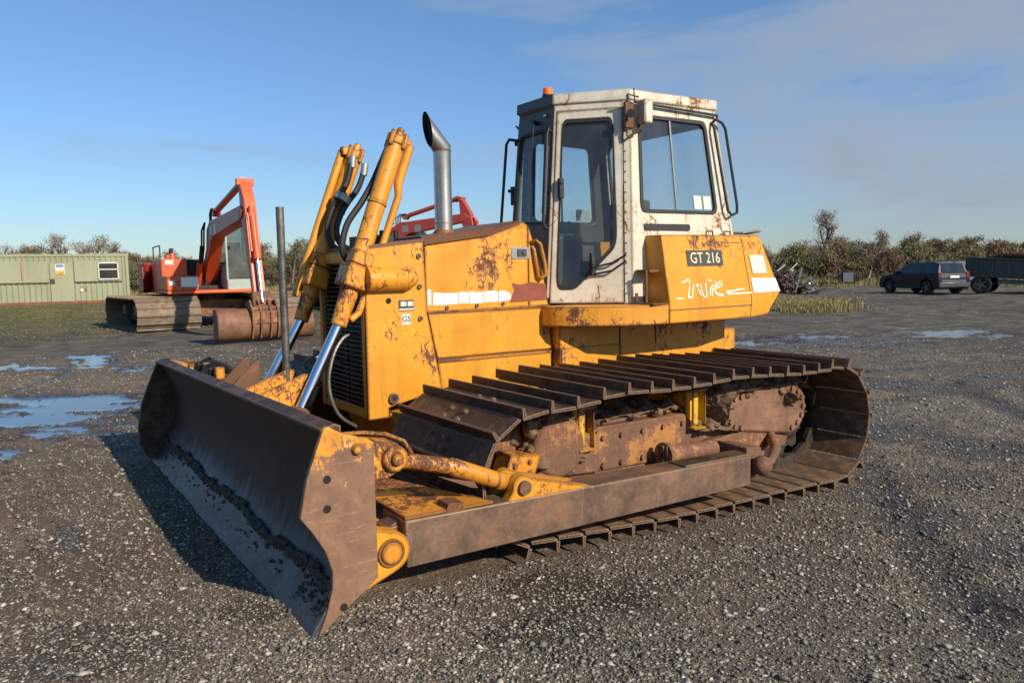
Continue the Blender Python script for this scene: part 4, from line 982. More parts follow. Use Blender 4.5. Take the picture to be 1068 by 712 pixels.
PUD = [(-0.4,-4.65,-0.51,0.43,-0.05,-0.85),(-0.69,-5.46,-0.51,0.44,-0.02,-0.31),(-1.13,-5.78,-0.34,0.3,-0.03,-0.25),(-0.24,-6.37,-0.3,0.26,-0.01,-0.27),(-1.49,-10.93,-0.24,0.23,-0.06,-0.64),(-0.31,-11.09,-0.33,0.31,-0.01,-0.54),(-0.28,-3.88,-0.17,0.14,-0.01,-0.33),(-0.05,-3.15,-0.04,0.03,-0.01,-0.64),(-14.1,-4.29,-0.41,0.43,-0.55,-0.36),(-12.52,-4.47,-0.35,0.36,-0.31,-0.23),(-16.73,-3.13,-0.6,0.66,-0.68,-0.33),(-16.68,-2.17,-0.21,0.23,-0.43,-0.18),(-14.27,-2.93,-0.17,0.17,-0.17,-0.1),(-3.68,3.36,-0.1,0.08,-0.13,-0.06),(-2.09,1.95,-0.11,0.09,-0.07,-0.1),(-2.0,-8.8,-.3,.3,-.05,-.3),(.9,-5.6,-.6,.3,-.1,-.5)]
WET = [(-3.68,3.36,-.22,.18,-.26,-.12),(-2.15,2.0,-.22,.18,-.14,-.16),(-9.36,-0.55,-0.4,0.4,-0.3,-0.2),(-9.68,-0.03,-0.8,0.8,-0.4,-0.22),(-10.88,0.36,-0.4,0.4,-0.4,-0.2),(-7.06,1.08,-0.3,0.3,-0.4,-0.24),(-6.93,1.79,-0.4,0.4,-0.4,-0.2),(-5.18,1.96,-0.25,0.2,-0.4,-0.25),(-4.85,2.44,-0.3,0.25,-0.4,-0.2),(-4.53,3.07,-0.2,0.2,-0.3,-0.15),(-0.3,1.41,-0.35,0.25,-0.04,-0.3),(-0.12,1.54,-0.25,0.2,-0.0,-0.15),(-0.88,1.49,-0.16,0.12,-0.04,-0.16),(-2.24,2.2,-0.35,0.3,-0.2,-0.25),(-0.29,-0.21,-0.1,0.1,-0.02,-0.3),(-6.03,2.13,-0.3,0.3,-0.4,-0.18),(-10.06,-1.32,-0.3,0.3,-0.4,-0.3),(-1.8,2.4,-.3,.2,-.2,-.2),(-13.5,-3.6,-1.6,1.6,-1.1,-.8),(-.6,-5.2,-1.0,.8,-.1,-1.8)]
def ell(x, y, E_):
    o = np.zeros_like(x)
    for cx, cy, ax, ay, bx, by in E_:
        det = ax*by - ay*bx; dx = x-cx; dy = y-cy
        u = (dx*by - dy*bx)/det; v = (ax*dy - ay*dx)/det
        o = np.maximum(o, np.exp(-.9*(u*u+v*v)))
    return o
def dist_brg(x, y):
    dx = x - CAM.x; dy = y - CAM.y; return np.hypot(dx, dy), np.degrees(np.arctan2(-dx, -dy))    # bearing 0 = -Y, +90 = -X
PUD = [q_ for q_ in PUD if q_[0:2] not in ((-3.68,3.36),(-2.09,1.95))]
PUD = [(a, b, c*1.55, d*1.55, e*1.5, f*1.5) for a, b, c, d, e, f in PUD]
def ruts(x, y):
    o = np.zeros_like(x)
    for (px, py, dx, dy, l0, l1, w) in ((-5.18,1.96,1.5,1.4,-6.0,3.2,.17),(-6.6,3.3,1.5,1.4,-6.0,3.5,.17),(-9.0,.2,1.0,-.28,-9,5,.2),(-9.4,-1.4,1.0,-.28,-9,5,.2),(.35,-6.0,.35,1.0,-9,4,.15)):
        L = math.hypot(dx, dy); dx, dy = dx/L, dy/L; t = (x-px)*dx + (y-py)*dy; n_ = -(x-px)*dy + (y-py)*dx + .12*np.sin(t*.7)
        o = np.maximum(o, np.exp(-(n_/w)**2)*sstep(l0, l0+1.5, t)*(1 - sstep(l1-1.2, l1, t)))
    return o
def puddle(x, y):
    e = ell(x, y, PUD); al = (-.82*x + .57*y); ac = (.57*x + .82*y)          # water lies in streaks along old wheel tracks
    return np.clip(e*.86 + (.85*fbm(al*.7, ac*4.6, 4, 3) + .55*fbm(al*5, ac*13, 3, 6))*np.clip(e*4, 0, 1), 0, 1)
def height(x, y):
    d, b = dist_brg(x, y)
    h = .13*sstep(15, 38, d)*(1 - 2.0*sstep(48, 56, b))
    w = sstep(-1.2, -5.0, x)*(1 - sstep(-6.5, -11, x))*(1 - sstep(2.3, 4.5, np.abs(y))); h = h - .128*w - .012*(np.abs(y) < 2.3)*(x < -1.6)*(x > -5.6)
    n = .020*fbm(x*.9, y*.9, 4, 1) + .012*fbm(x*5, y*5, 3, 2)*(d < 30) + (.05*sstep(6, 14, d) + .05*sstep(14, 30, d))*fbm(x*.35 + 3, y*.8, 3, 5)
    # ridges of mud thrown up on the right, wheel ruts on the left
    n = n + .05*np.exp(-((x + 13.6 + .45*(y+3.9))/.5)**2)*sstep(-6.5, -4.6, y)*(1 - sstep(-2.5, -.5, y))*(1 + fbm(x*3, y*3, 3, 9))
    n = n - .034*np.abs(np.sin((x + .10*y + .03*fbm(x*2, y*2, 2, 14))*PI/.19))**5*sstep(-.62, -.4, x + .02*y)*(1 - sstep(1.2, 1.8, x))*sstep(-3.9, -3.2, y)*(1 - sstep(.2, 1.2, y))*sstep(-.25, .1, fbm(x*1.6, y*.7, 3, 8))
    rt = ruts(x, y); n = n - .045*rt*(.8 + .7*fbm(x*4, y*4, 3, 21)) + .012*np.clip(ruts(x + .16, y - .16) - rt, 0, 1)
    n = n + .035*sstep(5, 10, d)*(1 - sstep(40, 60, d))*np.abs(fbm(x*1.1, y*1.3, 4, 55))
    k = sstep(.25, .5, puddle(x, y)); n = n*(1-k) + (-.012)*k
    return h + n
def gz(x, y): return float(height(np.array([x], float), np.array([y], float))[0])

def ray_frame(brg_deg, dist):
    b = math.radians(brg_deg); d = Vector((-math.sin(b), -math.cos(b))); r = Vector((d.y, -d.x)); p = Vector((CAM.x, CAM.y)) + d*dist; return p, d, r
def heading(brg, right, away):
    p, d, r = ray_frame(brg, 1); v = r*right + d*away; return math.atan2(v.y, v.x)
def brg_of(px):           # bearing of a column of the photograph, used once to lay the yard out
    return 34.6 + math.degrees(math.atan((px - 534) / 790.0))

# ------------------------------------------------------------------ excavators
M['eglass'] = glassmat('excavator_glass', (.42,.48,.46), dirt=.22)
M['etrack'] = steel('excavator_track_plates', (.23,.165,.11), (.4,.33,.25), .7, .1, .3, .6, (.14,.105,.07), sc=.9)
M['dark'] = flat('dark_steel', (.02,.018,.017), .7)
M['maroon'] = paint('shaded_boom_paint', (.36,.045,.035), rust=.1, dirt=.4, sc=.5, edgew=0, undercoat=(.3,.05,.03))  # red darkened to paint the shaded boom and stick sides; also colours the counterweight
M['bucket'] = steel('rusty_bucket', (.22,.105,.06), (.4,.22,.13), .65, .1, 0, .4, (.2,.12,.08), sc=.4)
def excavator(px, dist, up, trk, name, label, body, tip, kn):
    b = brg_of(px); p, d, r = ray_frame(b, dist)
    rz = heading(b, math.sin(math.radians(up)), -math.cos(math.radians(up)))
    T_ = thing(name, label, 'excavator', (p.x, p.y, gz(p.x, p.y)), rz, None)
    a = math.radians(trk - up)     # tracks turned against the upper body
    Rt = Matrix.Rotation(a, 4, 'Z')
    for s in (1, -1):
        L, Hh, W = 4.3, .93, 1.6; n = 46; rr_ = Hh/2; per = 2*(L-Hh) + PI*Hh
        m = MB()
        for k in range(n):
            t = per*k/n
            if t < L-Hh: x, z, an = -(L-Hh)/2 + t, Hh, 0
            elif t < L-Hh+PI*rr_: q = (t-(L-Hh))/rr_; x, z, an = (L-Hh)/2 + rr_*math.sin(q), rr_ + rr_*math.cos(q), q
            elif t < 2*(L-Hh)+PI*rr_: x, z, an = (L-Hh)/2 - (t-(L-Hh)-PI*rr_), 0, PI
            else: q = (t-2*(L-Hh)-PI*rr_)/rr_; x, z, an = -(L-Hh)/2 - rr_*math.sin(q), rr_ - rr_*math.cos(q), PI+q
            Mx = Rt @ Matrix.Translation((x, s*1.55, z)) @ Matrix.Rotation(an, 4, 'Y')
            hw = W/2 + rnd.uniform(-.012, .012)
            m.box(-per/n*.5, per/n*.47, -hw, hw, -.05, -.015, 0, Mx); m.box(-per/n*.47, -per/n*.38, -hw, hw, -.015, .02, 0, Mx)
        tk = m.build('crawler_track', M['etrack'], T_)
        m = MB(); m.box(-1.7,1.7,s*1.55-.25,s*1.55+.25,.22,.72,0,Rt)
        for x in (-1.65,1.65): 
            c0 = Rt @ Vector((x, s*1.55-.22,.465)); c1 = Rt @ Vector((x, s*1.55+.22,.465)); m.cyl(c0, c1, .36, None, 20)
        m.build('track_frame', M['dark'], tk)
    m = MB(); m.box(-1.1,1.1,-1.3,1.3,.35,.80,0,Rt); m.box(.5,.9,-2.1,2.1,.45,.7,0,Rt); m.box(-.9,-.5,-2.1,2.1,.45,.7,0,Rt); m.cyl((0,0,.8),(0,0,1.02),.75,None,24); m.build('undercarriage', M['frame'], T_)
    m = MB(); m.box(-1.7,1.9,-1.3,1.2,1.0,1.10); m.box(-.9,1.0,-1.3,-.62,1.10,1.98); m.box(1.0,1.9,-1.3,-.50,1.10,1.50); m.box(-1.7,-.9,-1.25,1.2,1.10,1.9); m.box(-.9,.2,.3,1.25,1.12,1.8); hs = m.build('body_housing', M[body], T_, bevel=.03)
    m = MB(); m.box(-.88,.9,-.60,-.24,1.1,1.96); m.box(.2,1.3,-.50,.22,1.02,1.22); m.build('engine_bay', M['dark'], T_, bevel=.02)
    m = MB(); m.box(-.5,-.1,-1.0,-.8,1.98,2.12); m.cyl((.3,-.9,1.98),(.3,-.9,2.16),.09,.05,10); m.each('air_filter', M[body], T_)
    m = MB(); m.box(1.905,1.915,-.95,-.50,1.2,1.46); m.build('sign_panel', M['wstripe'], hs); m = MB(); m.box(1.005,1.012,-1.2,-.98,1.82,1.95); m.box(1.905,1.912,-1.25,-1.1,1.25,1.37); m.each('lamp', M['sticker'], hs)
    m = MB(); m.prism([(-1.1,-1.55,1.0),(-1.72,-1.25,1.0),(-1.72,1.25,1.0),(-2.3,1.1,1.0),(-2.5,0,1.0),(-2.4,-1.2,1.0),(-1.7,-1.62,1.0)], (0,0,.92)); m.build('counterweight', M['maroon'], T_, bevel=.05)
    m = MB(); m.cyl((-1.3,-.7,1.95),(-1.3,-.7,2.35),.06,None,12); m.tube([(.9,-1.3,2.0),(.9,-1.3,2.35),(-.5,-1.3,2.35),(-.5,-1.3,2.0)], .018, 6); m.cyl((-.6,-.8,2.0),(-.6,-.8,2.2),.07,.04,12); m.each('hand_rail', M['dark'], T_)
    # cab
    x0, x1, y0, y1, z0, z1 = .15, 1.85, .26, 1.14, 1.05, 2.92
    m = MB()
    m.box(x0,x1,y0,y1,z0-.04,z0)
    for (xx, yy) in ((x1-.05,y0),(x1-.05,y1-.06),(x0,y0),(x0,y1-.06)): m.box(xx,xx+.06,yy,yy+.06,z0,z1)
    m.box(x0,x1,y0,y1,z1,z1+.08); m.box(x1-.06,x1+.01,y0,y1,z0,z0+.33); m.box(x0,x1,y1-.05,y1,z0,z0+.75); m.box(x0,x1,y0,y0+.05,z0,z0+.75); m.box(x0,x0+.05,y0,y1,z0,z1-.9)
    c = m.build('cab', M['palegreen'], T_, bevel=.03)
    m = MB(); m.box(x1-.03,x1-.02,y0+.06,y1-.06,z0+.33,z1); m.build('windscreen', M['eglass'], c); m = MB(); m.box(x0+.06,x1-.06,y1-.03,y1-.02,z0+.75,z1); m.box(x0+.06,x1-.06,y0+.02,y0+.03,z0+.75,z1); m.each('side_window', M['eglass'], c)
    m = MB(); m.box(x0+.3,x0+.5,y0+.2,y1-.2,z0+.6,z0+1.4); m.box(x1-.25,x1-.08,y0+.1,y1-.1,z0+.33,z0+.62); m.build('seat', M['dark'], c)
    # boom
    (kx, kz), (tx_, tz_) = kn, tip
    m = MB(); m.xz([(.38,1.12),(.60,1.05),(kx+.26,kz-.52),(kx+.72,kz-.22),(tx_-.1,tz_-.16),(tx_+.12,tz_),(tx_-.05,tz_+.16),(kx+.35,kz+.22),(kx-.05,kz+.02),(kx-.28,kz-.50),(.25,1.3)], -.17,.17)
    bm_ = m.build('boom', M[body], T_, bevel=.02)
    m = MB(); m.xz([(kx-.02,kz-.0),(kx+.36,kz+.18),(tx_-.15,tz_+.12),(tx_-.15,tz_-.16),(kx+.72,kz-.20),(kx+.27,kz-.46),(kx-.15,kz-.42)], -.176,-.172); m.build('boom_shade_panel', M['maroon'], bm_)  # thin dark plate: shade on this side of the upper boom, put into colour
    m = MB()
    for i, xx in enumerate((kx+.45, kx+1.0)): m.box(xx,xx+.28,-.182,-.178,kz-.16,kz+.10)
    m.each('sticker', M['steelg'], bm_)
    m = MB()
    for s in (1,-1):
        m.cyl((.95,s*.36,1.15),(.95+(kx+.15-.95)*.62,s*.36,1.15+(kz-.45-1.15)*.62),.085,None,14)
    bc_ = m.each('boom_cylinder', M[body], T_)[0]
    m = MB()
    for s in (1,-1): m.cyl((.95+(kx+.15-.95)*.6,s*.36,1.15+(kz-.45-1.15)*.6),(kx+.15,s*.36,kz-.45),.045,None,12)
    m.each('piston_rod', M['dark'], bc_)
    # stick
    st0 = Vector((tx_-.22, 0, tz_+.70)); st1 = Vector((tx_+.70, 0, .78)); dd = (st1-st0).normalized(); nn = Vector((dd.z,0,-dd.x)); nn = -nn if nn.x < 0 else nn
    def q(t, o): v = st0 + dd*((st1-st0).length*t) + nn*o; return (v.x, v.z)
    m = MB(); m.xz([q(0,-.08),q(0,.05),q(.18,.24),q(.5,.16),q(1,.08),q(1,-.08),q(.45,-.16),q(.24,-.24)], -.13,.13)
    m.box(tx_-.30,tx_-.15,-.20,.20,tz_+.62,tz_+.78)
    sk = m.build('stick', M[body], T_, bevel=.015)
    m = MB(); m.xz([q(.03,-.07),q(.18,.21),q(.5,.13),q(.97,.06),q(.97,-.06),q(.45,-.14),q(.24,-.22)], -.136,-.132); m.build('stick_shade_panel', M['maroon'], sk)  # thin dark plate paints the shaded face of the stick
    def q3(t, o, y=0): v = st0 + dd*((st1-st0).length*t) + nn*o; return Vector((v.x, y, v.z))
    m = MB(); m.cyl(q3(.24,.30), q3(.64,.27), .075, None, 14); m.cyl(q3(.62,.27), q3(.66,.27), .09, None, 14); m.tube([q3(.3,.34,-.11),q3(.6,.30,-.11)], .02, 6); m.box(*sum([[v-.07,v+.07] for v in q3(.30,.30)],[])); bk = m.build('bucket_cylinder', M[body], T_)
    m = MB(); m.cyl(q3(.64,.27), q3(.99,.22), .042, None, 12); m.build('piston_rod', M['chrome'], bk)
    m = MB(); m.cyl((kx+.7,0,kz+.50),(tx_-.45,0,tz_+.72),.085,None,14); m.cyl((tx_-.5,0,tz_+.70),(tx_-.35,0,tz_+.735),.11,None,14); m.cyl((kx+.55,-.1,kz+.45),(kx+.55,.1,kz+.45),.12,None,12)
    sc = m.build('stick_cylinder', M['redor'], T_); m = MB(); m.cyl((tx_-.45,0,tz_+.71),(tx_-.2,0,tz_+.74),.05,None,12); m.build('piston_rod', M['dark'], sc)
    m = MB()
    for k in range(3): m.tube([(kx+.15+k*.08,-.1,kz+.1),(kx+.15+k*.1,-.1,kz+.42),(kx+.35+k*.1,-.1,kz+.55),(kx+.65+k*.05,-.06,kz+.42)], .022, 6)
    for k in range(2): m.tube([(.5,-.26+k*.06,1.4),(kx-.3,-.28+k*.06,kz-.5),(kx-.15,-.28+k*.06,kz+.0),(kx+.15,-.24,kz+.2)], .025, 6)
    for k in range(7): m.tube([(.75+rnd.random()*.3,-.3+k*.09,1.15),(.9+rnd.random()*.3,-.3+k*.09,1.5+rnd.random()*.2),(.6,-.2+k*.06,1.75)], .02, 5)
    m.each('hydraulic_hose', M['rubber'], T_)
    m = MB(); m.box(kx+.3,tx_,-.02,.0,kz+.23,kz+.25); m.build('pipe_rail', M['dark'], T_)
    # wide ditching bucket
    bx, bz_ = st1.x, .72; rr_ = .36; out = []; inn = []
    for k in range(15):
        an = math.radians(115 - 235*k/14); out.append((bx + .05 + rr_*math.cos(an), bz_ - .33 + rr_*math.sin(an))); inn.append((bx + .05 + (rr_-.025)*math.cos(an), bz_ - .33 + (rr_-.025)*math.sin(an)))
    m = MB(); m.xz(out + inn[::-1], -1.02, 1.12); m.xz(out, -1.02,-.99); m.xz(out, 1.09,1.12); bu = m.build('bucket', M['bucket'], T_, ang=20)
    m = MB()
    for yy in (-.30,-.12,.10,.26): m.xz([(bx-.15,bz_+.15),(bx+.2,bz_+.22),(bx+.48,bz_-.05),(bx+.47,bz_-.40),(bx+.34,bz_-.64),(bx-.0,bz_-.1)], yy, yy+.04)
    m.box(bx+.1,bx+.44,-.30,.30,bz_-.30,bz_-.02)
    m.box(bx+.02,bx+.16,-.20,.20,bz_+.0,bz_+.40)
    m.cyl((bx,-.3,bz_+.05),(bx,.3,bz_+.05),.06,None,12); m.cyl((bx+.28,-.3,bz_+.02),(bx+.28,.3,bz_+.02),.06,None,12); m.box(bx+.1,bx+.3,-.2,.2,bz_-.05,bz_+.1)
    m.build('bucket_linkage', M['frame'], bu)
    return T_
excavator(216, 24.6, 10.0, 16, 'excavator', 'orange excavator with pale green cab and wide brown bucket lowered to the gravel', 'orange', (5.9,2.95), (1.7,2.75))
excavator(392, 31, 58, 35, 'excavator', 'dark red excavator mostly hidden behind the hood of the yellow bulldozer', 'redor', (4.2,3.35), (1.0,3.05))

# ------------------------------------------------------------------ site cabin
b = brg_of(57); p, d, r = ray_frame(b, 47.6)
rz = math.atan2(-d.y, -d.x) + math.radians(-5)      # +X of the cabin looks at the camera
W0, W1 = 9.6, 2.6
S = thing('site_cabin', 'long pale green corrugated site cabin with boarded windows, left of the orange excavator', 'cabin', (p.x, p.y, gz(p.x, p.y)), rz)
def green(name, c): return paint(name, c, rust=.05, dirt=.4, sc=.35, edgew=0, rustcol=(.2,.1,.05), undercoat=(.25,.22,.12), streak=.3, fade=.08)
M['sg'] = green('cabin_green', (.29,.305,.19)); M['sg2'] = green('cabin_board_green', (.32,.335,.21))
# in local coords y grows to the camera's right
yR = 3.72; yL = yR - W0; H = 2.62
m = MB(); pts = []
y = yL + .15
while y < yR - .15:
    for dy, dx in ((0,0),(.06,.035),(.13,.035),(.19,0)): 
        if y+dy < yR-.15: pts.append((dx, y+dy))
    y += .26
prof2 = [(0, yL)] + pts + [(0, yR), (-2.4, yR), (-2.4, yL)]
m.prism([(q[0]-.03, q[1], .12) for q in prof2], (0,0,H-.22)); wl = m.build('wall', M['sg'], S, ang=20)
m = MB(); m.box(-2.46,.03,yL-.03,yR+.03,H-.1,H+.02); 
for k in range(30): m.add(*clod(-.2-rnd.random()*1.5, yL+.5+rnd.random()*9, H+.03, .12+rnd.random()*.2, .15+rnd.random()*.3, .04+rnd.random()*.05, k, 1))
m.build('roof', M['sg2'], S)
m = MB(); m.box(-2.42,.02,yL,yR,.0,.12); m.build('base_rail', M['frame'], S); m = MB(); m.box(.02,.04,yL+3.3,yR-.6,.0,.04); m.build('red_base_strip', M['redor'], S)
for a_, c_ in ((yL,yL+.12),(yR-.14,yR)): 
    m = MB(); m.box(-.03,.05,a_,c_,.12,H-.1); m.build('corner_post', M['sg2'], S)
sc_ = 9.55/ (9.55)
def px2y(px_): return yR - (131 - px_)/ (790/ (47.6*math.cos(math.radians(34.6-b))))
def zz(py): return (316 - py)/(790/(47.6*math.cos(math.radians(34.6-b))))*1.0
def board(pa, pb, pt, pbm, name, mat, th=.04, par=S):
    m = MB(); m.box(.01,.01+th,px2y(pa),px2y(pb),zz(pbm),zz(pt)); return m.build(name, mat, par, bevel=.008)
board(9,34,271.5,294,'window_board',M['sg2']); board(34,56,272,294,'window_board',M['sg2'],.035); board(80,101,271.5,293.5,'window_board',M['sg2'])
board(8,57,293.5,294.7,'batten',M['cabgrey'],.05); board(80,124,293.5,294.7,'batten',M['cabgrey'],.05); board(32.8,33.6,272,292,'batten',M['redor'],.06)
dr = board(58,79,274,314,'door',M['sg2'],.05)
m = MB(); m.box(.06,.12,px2y(58.5),px2y(62),zz(295),zz(290)); m.build('door_handle', M['cabgrey'], dr)
sg_ = board(63,71.5,275,286,'warning_sign',M['sticker'],.065)
m = MB(); m.box(.076,.08,px2y(63.5),px2y(71),zz(285.8),zz(282)); m.build('yellow_notice', M['yline'], sg_)
m = MB(); m.box(.076,.08,px2y(64),px2y(70.5),zz(278),zz(275.6)); M['blue'] = flat('blue_ink', (.12,.18,.5), .5); m.build('blue_notice', M['blue'], sg_)
m = MB(); ya, yb_, za, zb_ = px2y(102), px2y(121.5), zz(292), zz(273.5)
for (a1,a2,b1,b2) in ((ya,yb_,za,za+.07),(ya,yb_,zb_-.07,zb_),(ya,ya+.06,za,zb_),(yb_-.06,yb_,za,zb_),(ya,yb_,zb_-.42,zb_-.36)): m.box(.0,.07,a1,a2,b1,b2)
wf = m.build('window', M['sticker'], S); m = MB(); m.box(.015,.03,ya,yb_,za,zb_); m.build('pane', M['glasscar'], wf)
m = MB(); m.box(-1.5,-.1,ya-.1,yb_+.1,za-.1,za-.05); m.build('window_board', M['sg2'], S)
m = MB(); m.box(.01,.06,px2y(84.5),px2y(87.5),zz(304),zz(301)); m.build('vent', M['sticker'], S)

# ------------------------------------------------------------------ car (rear three-quarter view)
M['carp'] = flat('dark_blue_car_paint', (.006,.010,.020), .20, 0, .1, bump=0); M['carg'] = flat('car_tailgate_dusty', (.06,.065,.075), .3, 0, .2, 3, bump=0)
M['tyre'] = flat('tyre', (.02,.019,.018), .8); M['rim'] = flat('rim', (.12,.12,.125), .4, .6); M['redlens'] = flat('tail_lamp', (.16,.02,.02), .3, bump=0)
def wheel(T_, x, y, z, r, w, s):
    m = MB(); m.lathe_y((x,z), [(y,r*.5),(y,r*.96),(y+s*.02,r),(y+s*(w-.02),r),(y+s*w,r*.94),(y+s*w,r*.62),(y+s*(w-.02),r*.55)], 28); wh = m.build('wheel', M['tyre'], T_)
    m = MB(); m.lathe_y((x,z), [(y+s*(w-.035),.02),(y+s*(w-.035),r*.6),(y+s*(w-.03),r*.6),(y+s*(w-.015),.03)], 20)
    for k in range(5):
        a = 2*PI*k/5; m.prism([(x+r*.1*math.cos(a+1.2),y+s*(w-.03),z+r*.1*math.sin(a+1.2)),(x+r*.1*math.cos(a-1.2),y+s*(w-.03),z+r*.1*math.sin(a-1.2)),(x+r*.6*math.cos(a-.15),y+s*(w-.02),z+r*.6*math.sin(a-.15)),(x+r*.6*math.cos(a+.15),y+s*(w-.02),z+r*.6*math.sin(a+.15))], (0,s*.02,0))
    m.build('rim', M['rim'], wh)
def suv(px, dist, h, name, label):
    b = brg_of(px); p, d, r = ray_frame(b, dist); rz = heading(b, -math.sin(math.radians(h)), math.cos(math.radians(h)))
    T_ = thing(name, label, 'car', (p.x, p.y, gz(p.x, p.y)), rz)
    R_ = .35; ax = 1.36
    def arch(cx, n=9, rr_=.43): return [(cx + rr_*math.cos(a), .33 + rr_*math.sin(a)) for a in [math.radians(-8 + 196*k/n) for k in range(n+1)]]
    low = [(-2.12,.42),(-2.17,.55),(-2.16,.80),(-2.10,1.04),(1.0,1.05),(1.95,.93),(2.12,.72),(2.17,.50),(2.10,.30)] + arch(ax) + arch(-ax) + [(-2.05,.30)]
    m = MB()
    for (y0, y1, sh) in ((-.91,.91,0),): m.xz(low, y0, y1)
    bd = m.build('body', M['carp'], T_, bevel=.05)
    m = MB(); g0 = [(-2.10,1.03),(1.05,1.03),(.35,1.52),(.05,1.60),(-1.55,1.60),(-1.92,1.52)]
    yb, yt = .885, .66
    def gy(z): return yb + (yt-yb)*(z-1.03)/.57
    m.ring([[(x,-gy(z),z) for x,z in g0], [(x,gy(z),z) for x,z in g0]]); ro_ = m.build('roof', M['carp'], bd, bevel=.03)
    for s in (1,-1):
        m = MB()
        for W_ in ([(.93,1.08),(.33,1.50),(-.02,1.53),(-.02,1.08)],[(-.08,1.08),(-.08,1.53),(-.90,1.53),(-.98,1.08)],[(-1.06,1.10),(-.98,1.52),(-1.50,1.52),(-1.75,1.15)]):
            m.prism([(x, s*(gy(z)+.002), z) for x, z in W_], (0, s*.006, 0))
        m.each('side_window', M['glasscar'], bd)
        m = MB(); m.tube([(.05,s*.60,1.60),(0,s*.60,1.66),(-1.5,s*.60,1.66),(-1.58,s*.60,1.59)], .02, 6); m.build('roof_rail', M['silver'], bd)
        m = MB(); m.box(.62,.86,min(s*.9,s*1.08),max(s*.9,s*1.08),1.02,1.18); m.build('mirror', M['carp'], bd, bevel=.03)
        m = MB(); m.box(-2.17,-2.0,min(s*.70,s*.90),max(s*.70,s*.90),.82,1.10); m.build('tail_lamp', M['redlens'], bd, bevel=.02)
        m = MB(); m.box(1.95,2.14,min(s*.6,s*.88),max(s*.6,s*.88),.68,.84); m.build('headlight', M['steelg'], bd, bevel=.02)
        for x in (ax,-ax): wheel(T_, x, s*.70, R_, R_, .21, s)
        m = MB(); m.box(-.95,.93,min(s*.905,s*.935),max(s*.905,s*.935),.30,.44); m.build('side_sill', M['rubber'], bd)
        m = MB(); m.box(-.06,-.05,min(s*.905,s*.915),max(s*.905,s*.915),.45,1.03); m.box(.88,.89,min(s*.905,s*.915),max(s*.905,s*.915),.45,1.03); m.box(-.95,-.94,min(s*.905,s*.915),max(s*.905,s*.915),.6,1.03); m.each('door_seam', M['rubber'], bd)
    m = MB(); m.prism([(-2.165,-.70,.60),(-2.165,.70,.60),(-2.115,.70,1.05),(-2.115,-.70,1.05)], (-.012,0,0)); tg = m.build('tailgate', M['carg'], bd)
    m = MB(); m.prism([(-2.10,-.70,1.07),(-2.10,.70,1.07),(-1.945,.60,1.50),(-1.945,-.60,1.50)], (-.012,0,.003)); m.build('rear_window', M['glasscar'], bd)
    m = MB(); m.prism([(.98,-.78,1.07),(.98,.78,1.07),(.37,.64,1.51),(.37,-.64,1.51)], (.012,0,.006)); m.build('windscreen', M['glasscar'], bd)
    m = MB(); m.box(-2.20,-2.185,-.26,.26,.82,.93); m.build('number_plate', M['wstripe'], bd)
    m = MB(); m.box(-2.24,-2.05,-.88,.88,.36,.60); m.build('bumper', M['carg'], bd, bevel=.03)
    return T_
suv(962, 45.0, 40, 'parked_car', 'dark blue estate car with roof rails parked in front of the dark trailer')

# ------------------------------------------------------------------ trailer, box body behind the car
b = brg_of(1066); p, d, r = ray_frame(b, 45.0)
T_ = thing('trailer', 'dark slab sided farm trailer with rusty load, at the right edge of the yard', 'trailer', (p.x, p.y, gz(p.x, p.y)), heading(b, -1.0, .12))
M['dgreen'] = paint('dark_green_grey_panels', (.035,.05,.05), rust=.3, dirt=.7, sc=.5, edgew=0, undercoat=(.06,.05,.04))
Ry = Matrix.Rotation(math.radians(-3.5), 4, 'Y')
m = MB(); m.box(-4.4,2.35,-1.1,1.1,.72,1.62,0,Ry); tb = m.build('trailer_body', M['dgreen'], T_, bevel=.02)
m = MB()
for k in range(10): m.box(-4.3+k*.68,-4.22+k*.68,1.1,1.16,.74,1.60,0,Ry); m.box(-4.3+k*.68,-4.22+k*.68,-1.16,-1.1,.74,1.60,0,Ry)
m.box(-4.45,2.42,-1.17,1.17,1.62,1.68,0,Ry); m.each('rib', M['dgreen'], tb)
m = MB(); m.box(-4.4,.9,-1.14,1.14,.44,.60,0,Ry); M['teal'] = flat('teal_paint', (.05,.10,.10), .5); m.build('chassis_beam', M['teal'], T_)
for s in (1,-1): wheel(T_, 1.55, s*.85, .46, .46, .3, s); wheel(T_, -3.6, s*.85, .46, .46, .3, s)
m = MB(); m.box(2.3,3.1,-.08,.08,.55,.65); m.cyl((2.6,0,.1),(2.6,0,.6),.04,None,8); m.box(1.25,1.85,-1.0,1.0,.40,.52); m.build('drawbar', M['dark'], T_)
for (a_, c_, y0_, y1_, z0_, rr_, lb) in ((-4.2,1.6,-.9,.2,1.70,1.5,'lower rusty red steel beam lying along the top of the dark trailer'),(-4.0,1.2,-.3,.85,1.84,1.0,'upper rusty red steel beam resting on another one above the dark trailer')):
    m = MB(); m.box(a_, c_, y0_, y1_, z0_, z0_+.11, 0, Ry @ Matrix.Rotation(math.radians(rr_),4,'Y')); m.box(a_, c_, y0_+.03, y0_+.1, z0_-.03, z0_, 0, Ry @ Matrix.Rotation(math.radians(rr_),4,'Y')); ld = m.build('steel_beam', M['brown'], None)
    ld.location = T_.location; ld.rotation_euler = T_.rotation_euler; tag(ld, lb, 'beam', 'steel beams on the trailer')
b = brg_of(1008); p, d, r = ray_frame(b, 51)
T_ = thing('box_trailer', 'plain pale grey box trailer half hidden behind the dark blue car', 'trailer', (p.x, p.y, gz(p.x, p.y)), heading(b, 1, .1))
M['pgrey'] = flat('pale_grey_panel', (.30,.34,.38), .5, 0, .1)
